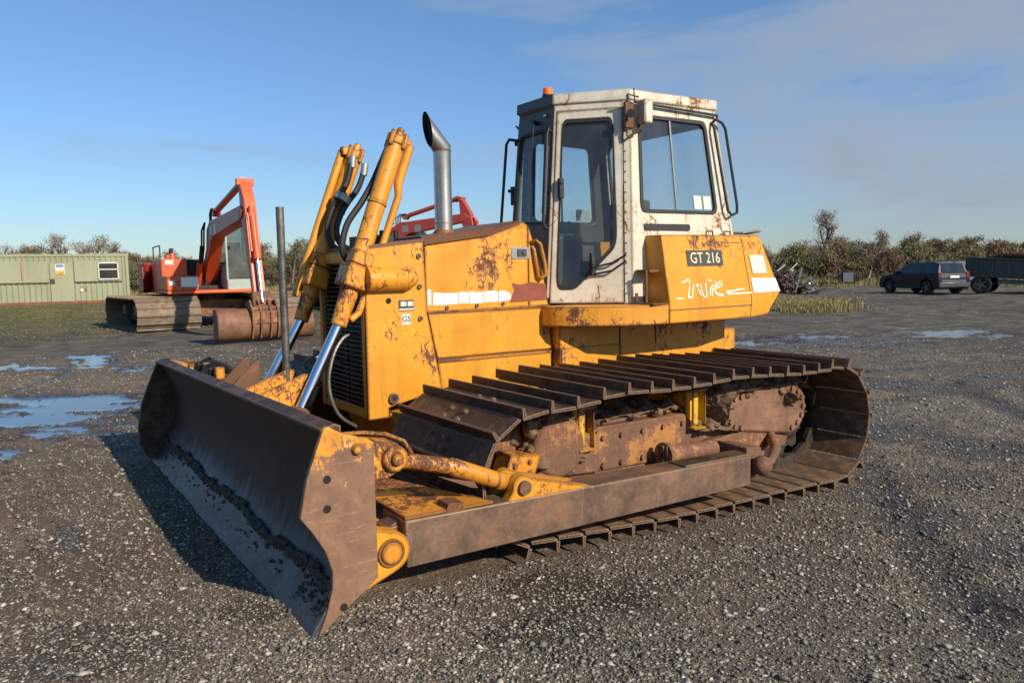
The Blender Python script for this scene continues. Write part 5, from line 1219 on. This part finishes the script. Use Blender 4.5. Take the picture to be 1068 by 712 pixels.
m = MB(); m.box(-1.4,1.0,-.8,.8,.55,1.62); m.build('trailer_body', M['pgrey'], T_, bevel=.02); m = MB(); m.box(1.0,2.0,-.05,.05,.5,.56); m.box(-1.4,1.0,-.82,.82,.48,.55); m.build('chassis', M['dark'], T_)
for s in (1,-1): wheel(T_, -.2, s*.72, .32, .32, .18, s)
# grey steel drum / engine block far off, rubble beside it
b = brg_of(885); p, d, r = ray_frame(b, 60)
T_ = thing('scrap_engine', 'small grey scrap engine block standing on the far grass', 'engine', (p.x, p.y, gz(p.x, p.y) + .1), heading(b, 1, 0)); T_.scale = (.95,.95,.95)
m = MB(); m.box(-.7,.5,-.4,.4,.1,.85); m.cyl((-.2,-.3,.85),(-.2,.3,.85),.35,None,14); m.box(.5,.8,-.3,.3,.3,.7); m.build('engine_block', M['dark'], T_, bevel=.04); m = MB(); m.box(-.35,.35,-.45,-.41,.25,.95); m.build('cover', M['steelg'], T_); m = MB(); m.box(-2.4,-.7,-.2,.2,.1,.2); m.box(-1.8,-1.5,-.9,.9,.1,.3); m.build('bar', M['dark'], T_)
# scrap heap
b = brg_of(815); p, d, r = ray_frame(b, 46); z = gz(p.x, p.y); m = MB(); rs = random.Random(21)
for k in range(150):
    c = Vector((p.x, p.y, z)) + Vector((r.x, r.y, 0))*rs.gauss(0,.95) + Vector((d.x, d.y, 0))*rs.gauss(0,.6); hh = max(.1, 1.75 - abs((c.x-p.x)*r.x + (c.y-p.y)*r.y)*1.15)*rs.random(); c.z += hh
    v = Vector((rs.gauss(0,1), rs.gauss(0,1), rs.gauss(0,.9))).normalized()*rs.uniform(.3,1.0)
    a1 = c - v; a2 = c + v; a1.z = max(a1.z, z); a2.z = max(a2.z, z)
    m.tube([a1, a2], rs.uniform(.02,.06), 5, rs.choice([0,0,1]))
for k in range(14): m.add(*clod(p.x + r.x*rs.gauss(0,.9), p.y + r.y*rs.gauss(0,.9), z + .2 + rs.random()*.4, .2, .2, .14, k, 2), 0)
M['rustbar'] = flat('rusty_scrap', (.075,.042,.028), .8, 0, .4, 8); hp = m.build('scrap_heap', [M['rustbar'], M['steelg']], None); tag(hp, 'tangled heap of rusty scrap bars beyond the rear of the yellow bulldozer', 'scrap heap')
m = MB(); rs = random.Random(5)
for k in range(170):
    bb = brg_of(rs.choice([rs.uniform(900,935), rs.uniform(858,880), rs.uniform(330,480), rs.uniform(300,345)])); p, d, r = ray_frame(bb, rs.uniform(76,82) if bb > 36 else rs.uniform(56,70)); m.add(*clod(p.x, p.y, gz(p.x,p.y)+.1, .3+rs.random()*.4, .3+rs.random()*.4, .15+rs.random()*.22, k, 1))
tag(m.build('rubble', M['dark'], None), 'low dark rubble scattered in front of the distant wood', 'rubble', kind='stuff')
# pair of steel rails / pipes lying beyond the excavators
b = brg_of(390); p, d, r = ray_frame(b, 44); m = MB(); hd = Vector((r.x, r.y, 0)); dv = Vector((d.x, d.y, 0)); z = gz(p.x, p.y)

for (o, hgt, lb) in ((0,.12,'nearer of two long rusty pipes lying on the ground behind the excavators'),(.9,.12,'farther of two long rusty pipes lying on the ground behind the excavators'),(.45,.33,'rusty pipe lying on top of two others behind the excavators')):
    m = MB(); c = Vector((p.x, p.y, z + hgt)) + dv*o; rgs = []
    m.cyl(c - hd*7.5, c + hd*6, .11, None, 12); m.cyl(c + hd*5.98, c + hd*6.06, .135, None, 12); m.cyl(c - hd*7.55, c - hd*7.45, .135, None, 12)
    tag(m.build('steel_pipe', M['brown'], None), lb, 'pipe', 'rusty pipes behind the excavators')
# ------------------------------------------------------------------ ground
N = 560
u = np.linspace(-1, 1, N)
def warp(u, a, c, pw): return a*u + c*np.sign(u)*np.abs(u)**pw
gx = -4.0 + warp(u, 13, 430, 5.5); gy = -.5 + warp(u, 13, 430, 5.5)
X, Y = np.meshgrid(gx, gy, indexing='ij'); Z = height(X.ravel(), Y.ravel()).reshape(X.shape)
co = np.stack([X, Y, Z], -1).reshape(-1, 3)
i = np.arange(N*N).reshape(N, N); q = np.stack([i[:-1,:-1], i[1:,:-1], i[1:,1:], i[:-1,1:]], -1).reshape(-1, 4)
me = bpy.data.meshes.new('ground'); me.vertices.add(len(co)); me.vertices.foreach_set('co', co.ravel())
me.loops.add(q.size); me.loops.foreach_set('vertex_index', q.ravel()); me.polygons.add(len(q)); me.polygons.foreach_set('loop_start', np.arange(0, q.size, 4)); me.polygons.foreach_set('loop_total', np.full(len(q), 4)); me.update(calc_edges=True)
me.polygons.foreach_set('use_smooth', np.ones(len(q), bool))
xf, yf = co[:,0], co[:,1]; D, B = dist_brg(xf, yf)
pud = puddle(xf, yf); wet = np.clip(np.maximum(ell(xf, yf, WET), .75*ruts(xf, yf)) + .3*fbm(xf*.5, yf*.5, 3, 12), 0, 1)
def grassmask(x, y):
    D, B = dist_brg(x, y); n = fbm(x*.25, y*.25, 4, 31)*1.0
    left = sstep(19, 25, D + n*5)*(1 - sstep(20, 26, B))*(.45 + .55*sstep(26, 36, D))
    strip = sstep(25, 28, D + n*3)*(1 - sstep(34, 40, D))*sstep(47, 50, B)*(1 - sstep(56, 60.5, B + n*2))
    far = sstep(50, 60, D + n*6)
    mid = sstep(34, 48, D + n*8)*(1-sstep(30, 50, B))*.5
    return np.clip(np.maximum.reduce([left, strip, far, mid]), 0, 1)
gr = grassmask(xf, yf)
dirt = np.clip(.5 + fbm(xf*.18, yf*.18, 4, 44)*.9, 0, 1); dirt = np.maximum(dirt, 1.1*ell(xf, yf, [(-2.15,2.0,-.20,.16,-.12,-.14),(-1.45,2.75,-.16,.12,-.1,-.12),(-2.6,2.15,-.25,.2,-.1,-.1)])*(.8 + .5*fbm(xf*5, yf*5, 3, 61)))
for nm, arr in (('puddle', pud), ('wet', wet), ('grass', gr), ('dirt', dirt), ('far', sstep(7, 22, D))):
    a = me.attributes.new(nm, 'FLOAT', 'POINT'); a.data.foreach_set('value', arr.astype(np.float32))
t = NT('gravel_ground'); at = lambda n: t.n('Attribute', _attribute_name=n).outputs['Fac']
P_ = t.tc()
wv = t.n('VectorMath', _operation='ADD', i0=P_, i1=t.n('VectorMath', _operation='SCALE', i0=t.n('TexNoise', Vector=P_, Scale=30.0, Detail=2.0).outputs[1], Scale=.012).outputs[0]).outputs[0]
v1 = t.n('TexVoronoi', Vector=wv, Scale=68.0, Randomness=1.0); v2 = t.n('TexVoronoi', Vector=wv, Scale=150.0); v3 = t.n('TexVoronoi', Vector=wv, Scale=24.0)
sr = t.n('SeparateColor', Color=v1.outputs['Color']).outputs; sr2 = t.n('SeparateColor', Color=v2.outputs['Color']).outputs
stone = t.ramp(sr[0], [(0, (.045,.040,.034)), (.45, (.105,.093,.078)), (.75, (.19,.17,.145)), (.92, (.36,.33,.285)), (1, (.55,.52,.46))])
stone2 = t.ramp(sr2[0], [(0, (.04,.035,.029)), (.6, (.12,.105,.088)), (1, (.34,.31,.27))])
fines = t.ramp(t.noise(140, 4), [(.3, (.05,.042,.034)), (.7, (.115,.098,.078))])
pick = t.ramp(sr[1], [(.40, 1.0), (.45, 0.0)])
c = t.mix(pick, stone2, stone)
c = t.mix(t.ramp(t.noise(5, 5), [(.40, 0.0), (.62, .85)]), c, fines)
# tone patches, metres across
tone = t.noise(.55, 5, .6); c = t.mix(1.0, c, t.ramp(tone, [(.3, (.70,.70,.72)), (.7, (1.22,1.18,1.10))]), 'MULTIPLY')
sep = t.n('SeparateXYZ', Vector=P_); 
tan = t.ramp(t.n('MapRange', Value=sep.outputs[0], i1=-3.0, i2=1.0).outputs[0], [(0, 0.0), (1, .8)])
c = t.mix(tan, c, t.mix(1.0, c, (1.45,1.28,1.08), 'MULTIPLY')); c = t.mix(1.0, c, (1.36,1.30,1.21), 'MULTIPLY')
# distance: mud flats, ruts
rut = t.n('TexNoise', Vector=t.mapped((.75, 1.0, 1)), Scale=1.9, Detail=9.0, Roughness=.76).outputs[0]
mudc = t.ramp(rut, [(.30, (.058,.046,.035)), (.48, (.15,.125,.098)), (.64, (.26,.23,.185))])
c = t.mix(t.math('MULTIPLY', at('far'), .72), c, mudc)
lump = t.noise(1.3, 9, .76); c = t.mix(t.math('MULTIPLY', at('far'), 1.0), c, t.mix(1.0, c, t.ramp(lump, [(.36, (.34,.30,.26)), (.5, (1,1,1)), (.64, (1.6,1.52,1.36))]), 'MULTIPLY'))
c = t.mix(t.ramp(at('dirt'), [(.55, 0.0), (.95, .8)]), c, (.085,.050,.027))
wn = t.math('ADD', at('wet'), t.math('MULTIPLY', t.math('SUBTRACT', t.noise(3.5, 6, .7), .5), .9))
wn = t.math('MAXIMUM', wn, t.math('MULTIPLY', at('puddle'), 1.7)); wetm = t.ramp(wn, [(.38, 0.0), (.62, 1.0)])
c = t.mix(wetm, c, t.mix(1.0, c, (.55,.53,.52), 'MULTIPLY'))
gn = t.math('ADD', at('grass'), t.math('MULTIPLY', t.math('SUBTRACT', t.noise(1.3, 8, .75), .5), 1.1)); gm = t.ramp(gn, [(.34, 0.0), (.56, .92)])
gcol = t.ramp(t.noise(.7, 8, .7), [(.32, (.06,.045,.026)), (.43, (.105,.105,.034)), (.52, (.17,.16,.055)), (.60, (.24,.20,.085)), (.70, (.14,.09,.055))])
c = t.mix(gm, c, gcol)
pn = t.math('ADD', at('puddle'), t.math('MULTIPLY', t.math('SUBTRACT', t.noise(11, 8, .76), .5), .50)); pm = t.ramp(pn, [(.42, 0.0), (.50, 1.0)])
c = t.mix(pm, c, (.060,.054,.046))
rgh = t.mix(t.ramp(wn, [(.45, 0.0), (.75, 1.0)]), (.88,)*3, (.24,)*3); rgh = t.mix(gm, rgh, (.9,)*3); rgh = t.mix(t.ramp(pn, [(.44, 0.0), (.54, 1.0)]), rgh, (.07,)*3)
h1 = t.math('MULTIPLY', t.math('SUBTRACT', .5, v1.outputs['Distance']), pick); hh = t.math('ADD', t.math('MULTIPLY', h1, 1.0), t.math('MULTIPLY', t.math('SUBTRACT', .5, v2.outputs['Distance']), .4))
hh = t.math('ADD', hh, t.math('MULTIPLY', t.noise(9, 6, .7), 2.2)); hh = t.math('ADD', hh, t.math('MULTIPLY', t.math('MULTIPLY', rut, at('far')), 26.0))
inv = t.math('SUBTRACT', 1.0, pm); hh = t.math('MULTIPLY', hh, inv)
t.bump(hh, .9, .018)
me.materials.append(t.set(col=c, rough=rgh))
g = bpy.data.objects.new('ground', me); COL.objects.link(g); g['kind'] = 'structure'

# loose stones lying on it
rs = np.random.RandomState(4)
def scatter(n, rmin, rmax, b0, b1, power=1.0):
    uu = rs.rand(n); r_ = rmin*(rmax/rmin)**uu; bb = np.radians(b0 + (b1-b0)*rs.rand(n)); return CAM.x - r_*np.sin(bb), CAM.y - r_*np.cos(bb), r_
sx, sy, sr_ = scatter(230000, 2.1, 17, -22, 88)
ok = puddle(sx, sy) < .34; ok &= (fbm(sx*.8, sy*.8, 3, 77) + rs.rand(len(sx))*.9 > .1); ok &= ~((np.abs(sy) < 1.7) & (sx < -1.2) & (sx > -5.3)); sx, sy, sr_ = sx[ok], sy[ok], sr_[ok]
n = len(sx); size = np.clip(np.exp(rs.randn(n)*.42 + math.log(.0043)), .0020, .019)*(1 + sr_*.05); sz = height(sx, sy)
base = np.array([(1,0,0),(0,1,0),(-1,0,0),(0,-1,0),(0,0,.75),(0,0,-.75)]) ; bv = base[None]*(.65 + .7*rs.rand(n, 6, 1)) + (rs.rand(n, 6, 3)-.5)*.45
ang = rs.rand(n)*2*PI; ca, sa = np.cos(ang)[:,None], np.sin(ang)[:,None]; asp = 1 + rs.rand(n)[:,None]*.8
bx_ = bv[:,:,0]*asp; by_ = bv[:,:,1]; V = np.stack([(bx_*ca - by_*sa)*size[:,None] + sx[:,None], (bx_*sa + by_*ca)*size[:,None] + sy[:,None], bv[:,:,2]*size[:,None]*.8 + sz[:,None] + size[:,None]*.35], -1)
tri = np.array([(0,1,4),(1,2,4),(2,3,4),(3,0,4),(1,0,5),(2,1,5),(3,2,5),(0,3,5)]); F = (tri[None] + 6*np.arange(n)[:,None,None]).reshape(-1, 3)
def npmesh(name, V, F, mat, parent=None):
    me = bpy.data.meshes.new(name); V = V.reshape(-1, 3); k = F.shape[1]
    me.vertices.add(len(V)); me.vertices.foreach_set('co', V.ravel().astype(np.float32)); me.loops.add(F.size); me.loops.foreach_set('vertex_index', F.ravel().astype(np.int32))
    me.polygons.add(len(F)); me.polygons.foreach_set('loop_start', np.arange(0, F.size, k, dtype=np.int32)); me.polygons.foreach_set('loop_total', np.full(len(F), k, np.int32)); me.update(calc_edges=True)
    me.materials.append(mat); o = bpy.data.objects.new(name, me); COL.objects.link(o); o.parent = parent; return o
t = NT('loose_stone'); ri = t.n('NewGeometry').outputs['Random Per Island']
t.bump(t.noise(160, 3), .3, .003)
mst = t.set(col=t.ramp(ri, [(0, (.058,.051,.043)), (.40, (.14,.126,.107)), (.72, (.235,.213,.18)), (.93, (.38,.35,.30)), (1, (.52,.48,.42))]), rough=.75)
o = npmesh('gravel', V, F, mst); o['kind'] = 'stuff'; o['label'] = 'loose grey and brown gravel covering the yard'; o['category'] = 'gravel'

# grass tufts
def grass(n, fn, hgt, mat, name, label):
    x, y = fn(n); keep = rs.rand(len(x)) < grassmask(x, y)**1.5; x, y = x[keep], y[keep]; n = len(x); z = height(x, y)
    hh = hgt*(.35 + rs.rand(n)*.9)*(.6 + .8*(fbm(x*.6, y*.6, 3, 5) + .5)); an = rs.rand(n)*2*PI; w = .008 + .010*rs.rand(n); lean = rs.randn(n, 2)*.35*hh[:,None]
    dx, dy = np.cos(an)*w, np.sin(an)*w
    P0 = np.stack([x-dx, y-dy, z-.01], -1); P1 = np.stack([x+dx, y+dy, z-.01], -1); P2 = np.stack([x+dx*.7+lean[:,0]*.4, y+dy*.7+lean[:,1]*.4, z+hh*.6], -1); P3 = np.stack([x-dx*.7+lean[:,0]*.4, y-dy*.7+lean[:,1]*.4, z+hh*.6], -1); P4 = np.stack([x+lean[:,0], y+lean[:,1], z+hh], -1); P5 = P4 + np.stack([dx*.3, dy*.3, 0*dx], -1)
    V = np.stack([P0,P1,P2,P3,P4,P5], 1); F = (np.array([(0,1,2,3),(3,2,5,4)])[None] + 6*np.arange(n)[:,None,None]).reshape(-1,4)
    o = npmesh(name, V, F, mat); tag(o, label, 'grass', kind='stuff'); return o
t = NT('straw_grass'); ri = t.n('NewGeometry').outputs['Random Per Island']; mg = t.set(col=t.ramp(t.math('ADD', t.math('MULTIPLY', ri, .5), t.math('MULTIPLY', t.noise(.5, 4), .5)), [(.25, (.085,.085,.028)), (.45, (.20,.17,.06)), (.65, (.36,.29,.13)), (.85, (.20,.13,.06))]), rough=.8)
def polar(r0, r1, b0, b1): 
    def f(n): r_ = r0 + (r1-r0)*rs.rand(n); bb = np.radians(b0 + (b1-b0)*rs.rand(n)); return CAM.x - r_*np.sin(bb), CAM.y - r_*np.cos(bb)
    return f
grass(60000, polar(25, 40, 46, 62), .17, mg, 'grass', 'tall straw coloured grass on the bank beyond the bulldozer')
t = NT('mossy_grass'); mg2 = t.set(col=t.ramp(t.noise(.6, 6, .7), [(.35, (.07,.075,.025)), (.5, (.13,.125,.04)), (.65, (.20,.165,.07))]), rough=.85)
grass(90000, polar(19, 50, -8, 26), .035, mg2, 'grass', 'short mossy grass in front of the green site cabin')
grass(60000, polar(56, 88, -10, 85), .42, mg, 'grass', 'pale rough grass along the foot of the distant wood')

# ------------------------------------------------------------------ trees
t = NT('autumn_leaves'); ri = t.n('NewGeometry').outputs['Random Per Island']; oi = t.n('ObjectInfo').outputs['Random']
wpos = t.n('NewGeometry').outputs['Position']
pos = t.noise(.085, 3, .6, wpos); f_ = t.math('ADD', t.math('MULTIPLY', pos, 1.15), t.math('MULTIPLY', t.math('SUBTRACT', ri, .5), .26)); f_ = t.math('SUBTRACT', f_, .08)
M['leaf'] = t.set(col=t.ramp(f_, [(.28, (.155,.088,.058)), (.38, (.165,.115,.062)), (.48, (.14,.118,.055)), (.58, (.12,.11,.05)), (.70, (.17,.125,.062))]), rough=.75)
M['leafg'] = NT('olive_leaves').set(col=(.14,.13,.05), rough=.7); M['leafr'] = NT('russet_leaves').set(col=(.165,.105,.062), rough=.7); M['leafy'] = NT('yellow_leaves').set(col=(.21,.17,.07), rough=.7)
M['pink'] = NT('bare_twigs').set(col=(.27,.19,.15), rough=.8); M['twig'] = flat('twig_bark', (.13,.095,.075), .8, 0, .25, 3, bump=0); M['birch'] = flat('birch_bark', (.42,.38,.33), .7, 0, .35, 6, bump=0)
def tree_data(seed, h, kind):
    """returns wood MB, leaf MB; grown by recursive branching"""
    r = random.Random(seed); wood = MB(); leaf = MB()
    def leafs(p, n, spread, sz):
        for _ in range(n):
            c = p + Vector((r.gauss(0,spread), r.gauss(0,spread), r.gauss(0,spread*.8))); a = Vector((r.gauss(0,1), r.gauss(0,1), r.gauss(0,1))).normalized(); b_ = a.orthogonal().normalized(); s_ = sz*r.uniform(.6,1.4)
            a = (a + Vector((0,0,1.1))).normalized(); b_ = a.orthogonal().normalized(); b_ = Matrix.Rotation(r.random()*6.3, 3, a) @ b_; leaf.add([c - a*s_*1.5, c + b_*s_*.30, c + a*s_*1.5, c - b_*s_*.30], [(0,1,2,3)])
    def grow(p, d, L, rad, lev):
        n = 3; pts = [p]; q = p
        for i in range(n):
            d = (d + Vector((r.gauss(0,.13), r.gauss(0,.13), r.gauss(0,.07) + (.08 if lev else 0)))).normalized(); q = q + d*L/n; pts.append(q)
        wood.tube(pts, [rad*(1 - .55*i/n) for i in range(n+1)], 5 if lev < 1 else 3, 0, False)
        if lev >= (3 if kind != 'bush' else 2):
            if kind == 'full': leafs(q, 15, .27*h/5, .10)
            elif kind == 'thin': leafs(q, 8, .22*h/5, .085)
            elif kind == 'bare': leafs(q, 5, .20*h/6, .075)
            elif kind == 'bush': leafs(q, 20, .26*h/3, .10)
            return
        k = {0: 8, 1: 5, 2: 4}[lev] if kind != 'bare' else {0: 9, 1: 6, 2: 5}[lev]
        for j in range(k):
            f = .3 + .7*(j + r.random())/k; a = pts[min(int(f*n), n-1)].lerp(pts[min(int(f*n)+1, n)], f*n - int(f*n)) if f < 1 else q
            az = r.random()*2*PI; t_ = d.orthogonal().normalized(); t_ = Matrix.Rotation(az, 3, d) @ t_; el = r.uniform(.55,1.05) if kind != 'bare' else r.uniform(.4,.8)
            nd = (d*math.cos(el) + t_*math.sin(el)).normalized(); grow(a, nd, L*r.uniform(.42,.62)*(1.15 - .45*f), rad*.45, lev+1)
    if kind == 'bush':
        for j in range(6): az = j*PI/3 + r.random(); grow(Vector((0,0,0)), Vector((math.cos(az)*.45, math.sin(az)*.45, 1)).normalized(), h*r.uniform(.6,.85), .04, 0)
    else: grow(Vector((0,0,0)), Vector((r.gauss(0,.06), r.gauss(0,.06), 1)).normalized(), h*.74, .028*h, 0)
    return wood, leaf
PROT = []
for k, (h, kind) in enumerate(((5,'full'),(5.5,'full'),(5,'thin'),(6,'thin'),(4,'full'),(3,'bush'),(3.2,'bush'),(2.6,'bush'),(5.5,'bare'),(4.5,'full'))):
    w, l = tree_data(100+k, h, kind); PROT.append((w, l, h, kind))
def as_np(mb, quads):
    return np.array([tuple(v) for v in mb.v]), np.array([f for f in mb.f])
NP = [(as_np(w, 1), as_np(l, 1)) for w, l, h, k in PROT]
# far-off wood, one mass
WV, WF, LV, LF = [], [], [], []; wo = lo_ = 0; rs2 = random.Random(77)
def top_m(b):     # height of the wood along its length: lower to the right
    base = 3.9 - .3*max(0, min(1, (b - 18)/25)); return base*(1 + .16*math.sin(b*.9) + .12*math.sin(b*2.3+1))
for k in range(720):
    b = rs2.uniform(-24, 98); band = rs2.random(); dist = 76 + 34*band
    p, d, r = ray_frame(b, dist); idx = rs2.choice([0,1,2,3,4,5,6,7,9,0,1,4]); 
    if band < .25: idx = rs2.choice([5,6,7,4,9,5])
    sc_ = top_m(b)/PROT[idx][2]*rs2.uniform(.72,1.12) * (.85 if band < .25 and idx in (5,6,7) else 1)*(.7 if idx in (5,6,7) else 1)
    a = rs2.random()*2*PI; c_, s_ = math.cos(a), math.sin(a); R2 = np.array([[c_,-s_,0],[s_,c_,0],[0,0,1]])*sc_; off = np.array([p.x, p.y, .1])
    (wv_, wf_), (lv_, lf_) = NP[idx]
    WV.append(wv_ @ R2.T + off); WF.append(wf_ + wo); wo += len(wv_); LV.append(lv_ @ R2.T + off); LF.append(lf_ + lo_); lo_ += len(lv_)
wd = npmesh('distant_wood', np.concatenate(LV), np.concatenate(LF), M['leaf']); tag(wd, 'olive and russet autumn wood closing the yard on the horizon', 'wood', kind='stuff')
wt = npmesh('wood_trunks', np.concatenate(WV), np.concatenate(WF), M['twig'], wd); wt['kind'] = 'stuff'
# trees one can tell apart
protos = {}
def tree(name, label, px_, dist, h, idx, leafm, barkm, group=None, sd=0):
    w, l, h0, kind = PROT[idx]; b = brg_of(px_); p, d, r = ray_frame(b, dist); key = (idx, leafm, barkm)
    if key not in protos:
        t_ = w.mesh('trunk', M[barkm], 60); c_ = l.mesh('crown', M[leafm]) if l.v else None; protos[key] = (t_, c_)
    T_ = thing(name, label, 'tree' if 'bush' not in name else 'bush', (p.x, p.y, gz(p.x, p.y)), sd*1.3, group); T_.scale = (h/h0,)*3
    obj('trunk', protos[key][0], T_)
    if protos[key][1]: obj('crown', protos[key][1], T_)
    return T_
w, l = tree_data(301, 6, 'bare'); PROT.append((w, l, 6, 'bare'))
w, l = tree_data(311, 6, 'thin'); PROT.append((w, l, 6, 'thin'))
tree('bare_birch', 'tall bare pinkish birch rising above the wood on the right', 861, 88, 7.2, 10, 'pink', 'twig', None, 1)
tree('bare_tree', 'bare twiggy tree above the middle of the green site cabin', 67, 80, 5.3, 10, 'pink', 'twig', None, 2)
tree('bare_tree', 'bare twiggy tree above the cabin window, left of the white birch', 90, 82, 5.0, 8, 'pink', 'twig', None, 3)
tree('birch_tree', 'white stemmed birch with a few leaves behind the right end of the cabin', 108, 74, 5.1, 11, 'leafg', 'birch', None, 4)
tree('bare_tree', 'small bare tree above the left end of the cabin', 20, 84, 4.6, 8, 'pink', 'twig', None, 5)
tree('birch_tree', 'pale leaning birch stem in the wood above the parked car', 905, 76, 4.6, 2, 'leafr', 'birch', None, 6)
tree('thin_tree', 'thin russet tree standing between the excavator and the tall grey pole', 268, 78, 4.6, 3, 'leafr', 'twig', None, 7)
tree('thin_tree', 'green tree just right of the tall grey pole', 306, 74, 4.6, 1, 'leafg', 'twig', None, 8)
tree('thin_tree', 'thin tree just left of the far lift cylinder of the bulldozer', 322, 78, 4.5, 3, 'leaf', 'twig', None, 9)
bl_ = 'olive scrub bushes along the edge of the distant wood'
for k, (px_, hh, mt, lb) in enumerate(((800,3.2,'leafg','olive bush behind the scrap heap'),(835,3.6,'leafg','rounded olive bush right of the scrap heap'),(858,3.0,'leafr','russet bush under the tall bare birch'),(890,3.0,'leafy','yellowish bush behind the scrap engine'),(925,2.9,'leafr','reddish bush behind the bonnet of the dark car'),(955,3.2,'leafg','green bush directly behind the dark car'),(985,2.4,'leafy','yellow bush behind the tail of the dark car'),(1012,2.8,'leafy','yellow green bush at the left end of the dark trailer'),(1040,3.2,'leafr','brown bush behind the steel beams on the trailer'),(1062,3.1,'leafg','green bush at the right edge behind the trailer'),(140,2.6,'leafr','russet bush right of the cabin corner'),(155,3.0,'leafg','green bush between the cabin and the excavator counterweight'),(180,3.1,'leaf','brownish bush behind the excavator engine housing'),(248,2.6,'leaf','low bush behind the excavator cab'),(345,3.0,'leafg','green bush behind the far lift cylinder'))):
    tree('scrub_bush', lb, px_, 70 + (k*37 % 7), hh*.88, (5,6,7)[k % 3], mt, 'twig', bl_, k)

# ------------------------------------------------------------------ sky, sun, camera
sx_, sy_, sz_ = -.38, 1.75, 1.0
elev = math.atan2(sz_, math.hypot(sx_, sy_)); azim = math.atan2(sx_, sy_)
W = bpy.data.worlds.new('World'); SC.world = W; W.use_nodes = True; nt = W.node_tree; nt.nodes.clear()
def wn(t, **k):
    n = nt.nodes.new('ShaderNode' + t)
    for a, b in k.items():
        if a[0] == '_': setattr(n, a[1:], b)
        elif isinstance(b, bpy.types.NodeSocket): nt.links.new(b, n.inputs[int(a[1:]) if a[0]=='i' and a[1:].isdigit() else a])
        else: n.inputs[int(a[1:]) if a[0]=='i' and a[1:].isdigit() else a].default_value = b
    return n
sky = wn('TexSky', _sky_type='NISHITA'); sky.sun_disc = False; sky.sun_elevation = elev; sky.sun_rotation = azim % (2*PI); sky.altitude = 50; sky.air_density = 1.0; sky.dust_density = 0.25; sky.ozone_density = 2.4
tcw = wn('TexCoord').outputs['Generated']
sepw = wn('SeparateXYZ', Vector=tcw).outputs[2]
gr_ = wn('ValToRGB', Fac=sepw); e_ = gr_.color_ramp.elements; e_[0].position = .0; e_[0].color = (.50,.58,.70,1); e_[1].position = .55; e_[1].color = (.72,.94,1.02,1)
m_ = e_.new(.18); m_.color = (.60,.74,.92,1)
mu = wn('Mix', _data_type='RGBA', _blend_type='MULTIPLY'); mu.inputs[0].default_value = 1; nt.links.new(sky.outputs[0], mu.inputs[6]); nt.links.new(gr_.outputs[0], mu.inputs[7])
mp = wn('Mapping', Vector=tcw, Rotation=(0,0,math.radians(20)), Scale=(1.0,1.0,5.5)).outputs[0]
nz = wn('TexNoise', Vector=mp, Scale=1.9, Detail=9.0, Roughness=.60, Distortion=.45).outputs[0]
def dirmask(v, lo, hi, a, b): 
    n_ = Vector(v).normalized(); return wn('MapRange', Value=wn('VectorMath', _operation='DOT_PRODUCT', i0=tcw, i1=tuple(n_)).outputs['Value'], i1=lo, i2=hi, i3=a, i4=b).outputs[0]
b1 = dirmask((-.86,-.34,.33), .72, .99, -.16, .12); b2 = dirmask((-.28,-.86,.40), .90, 1.0, 0.0, .08)
sm = wn('Math', _operation='ADD', i0=wn('Math', _operation='ADD', i0=nz, i1=b1).outputs[0], i1=b2).outputs[0]
cr_ = wn('ValToRGB', Fac=sm); cr_.color_ramp.elements[0].position = .47; cr_.color_ramp.elements[1].position = .74; cr_.color_ramp.elements[1].color = (.80,.80,.80,1)
bg1 = wn('Background', Color=mu.outputs[2], Strength=.122)
ccol = wn('ValToRGB', Fac=nz); ccol.color_ramp.elements[0].position = .42; ccol.color_ramp.elements[0].color = (.40,.44,.50,1); ccol.color_ramp.elements[1].position = .70; ccol.color_ramp.elements[1].color = (.29,.335,.40,1)
bg2 = wn('Background', Color=ccol.outputs[0], Strength=1.0)
mx = wn('MixShader', i0=cr_.outputs[0], i1=bg1.outputs[0], i2=bg2.outputs[0]); ow = wn('OutputWorld', Surface=mx.outputs[0])
su = bpy.data.lights.new('sun', 'SUN'); su.energy = 5.0; su.angle = math.radians(.55); su.color = (1.0,.87,.70)
so = bpy.data.objects.new('sun', su); COL.objects.link(so); so.rotation_euler = Vector((sx_, sy_, sz_)).to_track_quat('Z', 'Y').to_euler(); so.location = (0,0,30)
cam = bpy.data.cameras.new('camera'); cam.lens = 790/1068*36; cam.sensor_width = 36; cam.clip_end = 3000; cam.clip_start = .05
cobj = bpy.data.objects.new('camera', cam); COL.objects.link(cobj); SC.camera = cobj
pit = math.atan(75/790); rol = math.radians(-1.1); yaw = math.radians(34.6)
Fv = Vector((-math.sin(yaw)*math.cos(pit), -math.cos(yaw)*math.cos(pit), -math.sin(pit))); R0v = Vector((-math.cos(yaw), math.sin(yaw), 0)); U0v = R0v.cross(Fv)
Rv = R0v*math.cos(rol) + U0v*math.sin(rol); Uv = -R0v*math.sin(rol) + U0v*math.cos(rol)
mw = Matrix((Rv, Uv, -Fv)).transposed().to_4x4(); mw.translation = CAM; cobj.matrix_world = mw
vs_ = SC.view_settings; vs_.view_transform = 'Standard'; vs_.look = 'None'; vs_.exposure = 0.20; vs_.gamma = 1.0; vs_.use_curve_mapping = False
SC.cycles.max_bounces = 8; SC.cycles.transparent_max_bounces = 12; SC.cycles.caustics_reflective = False; SC.cycles.caustics_refractive = False
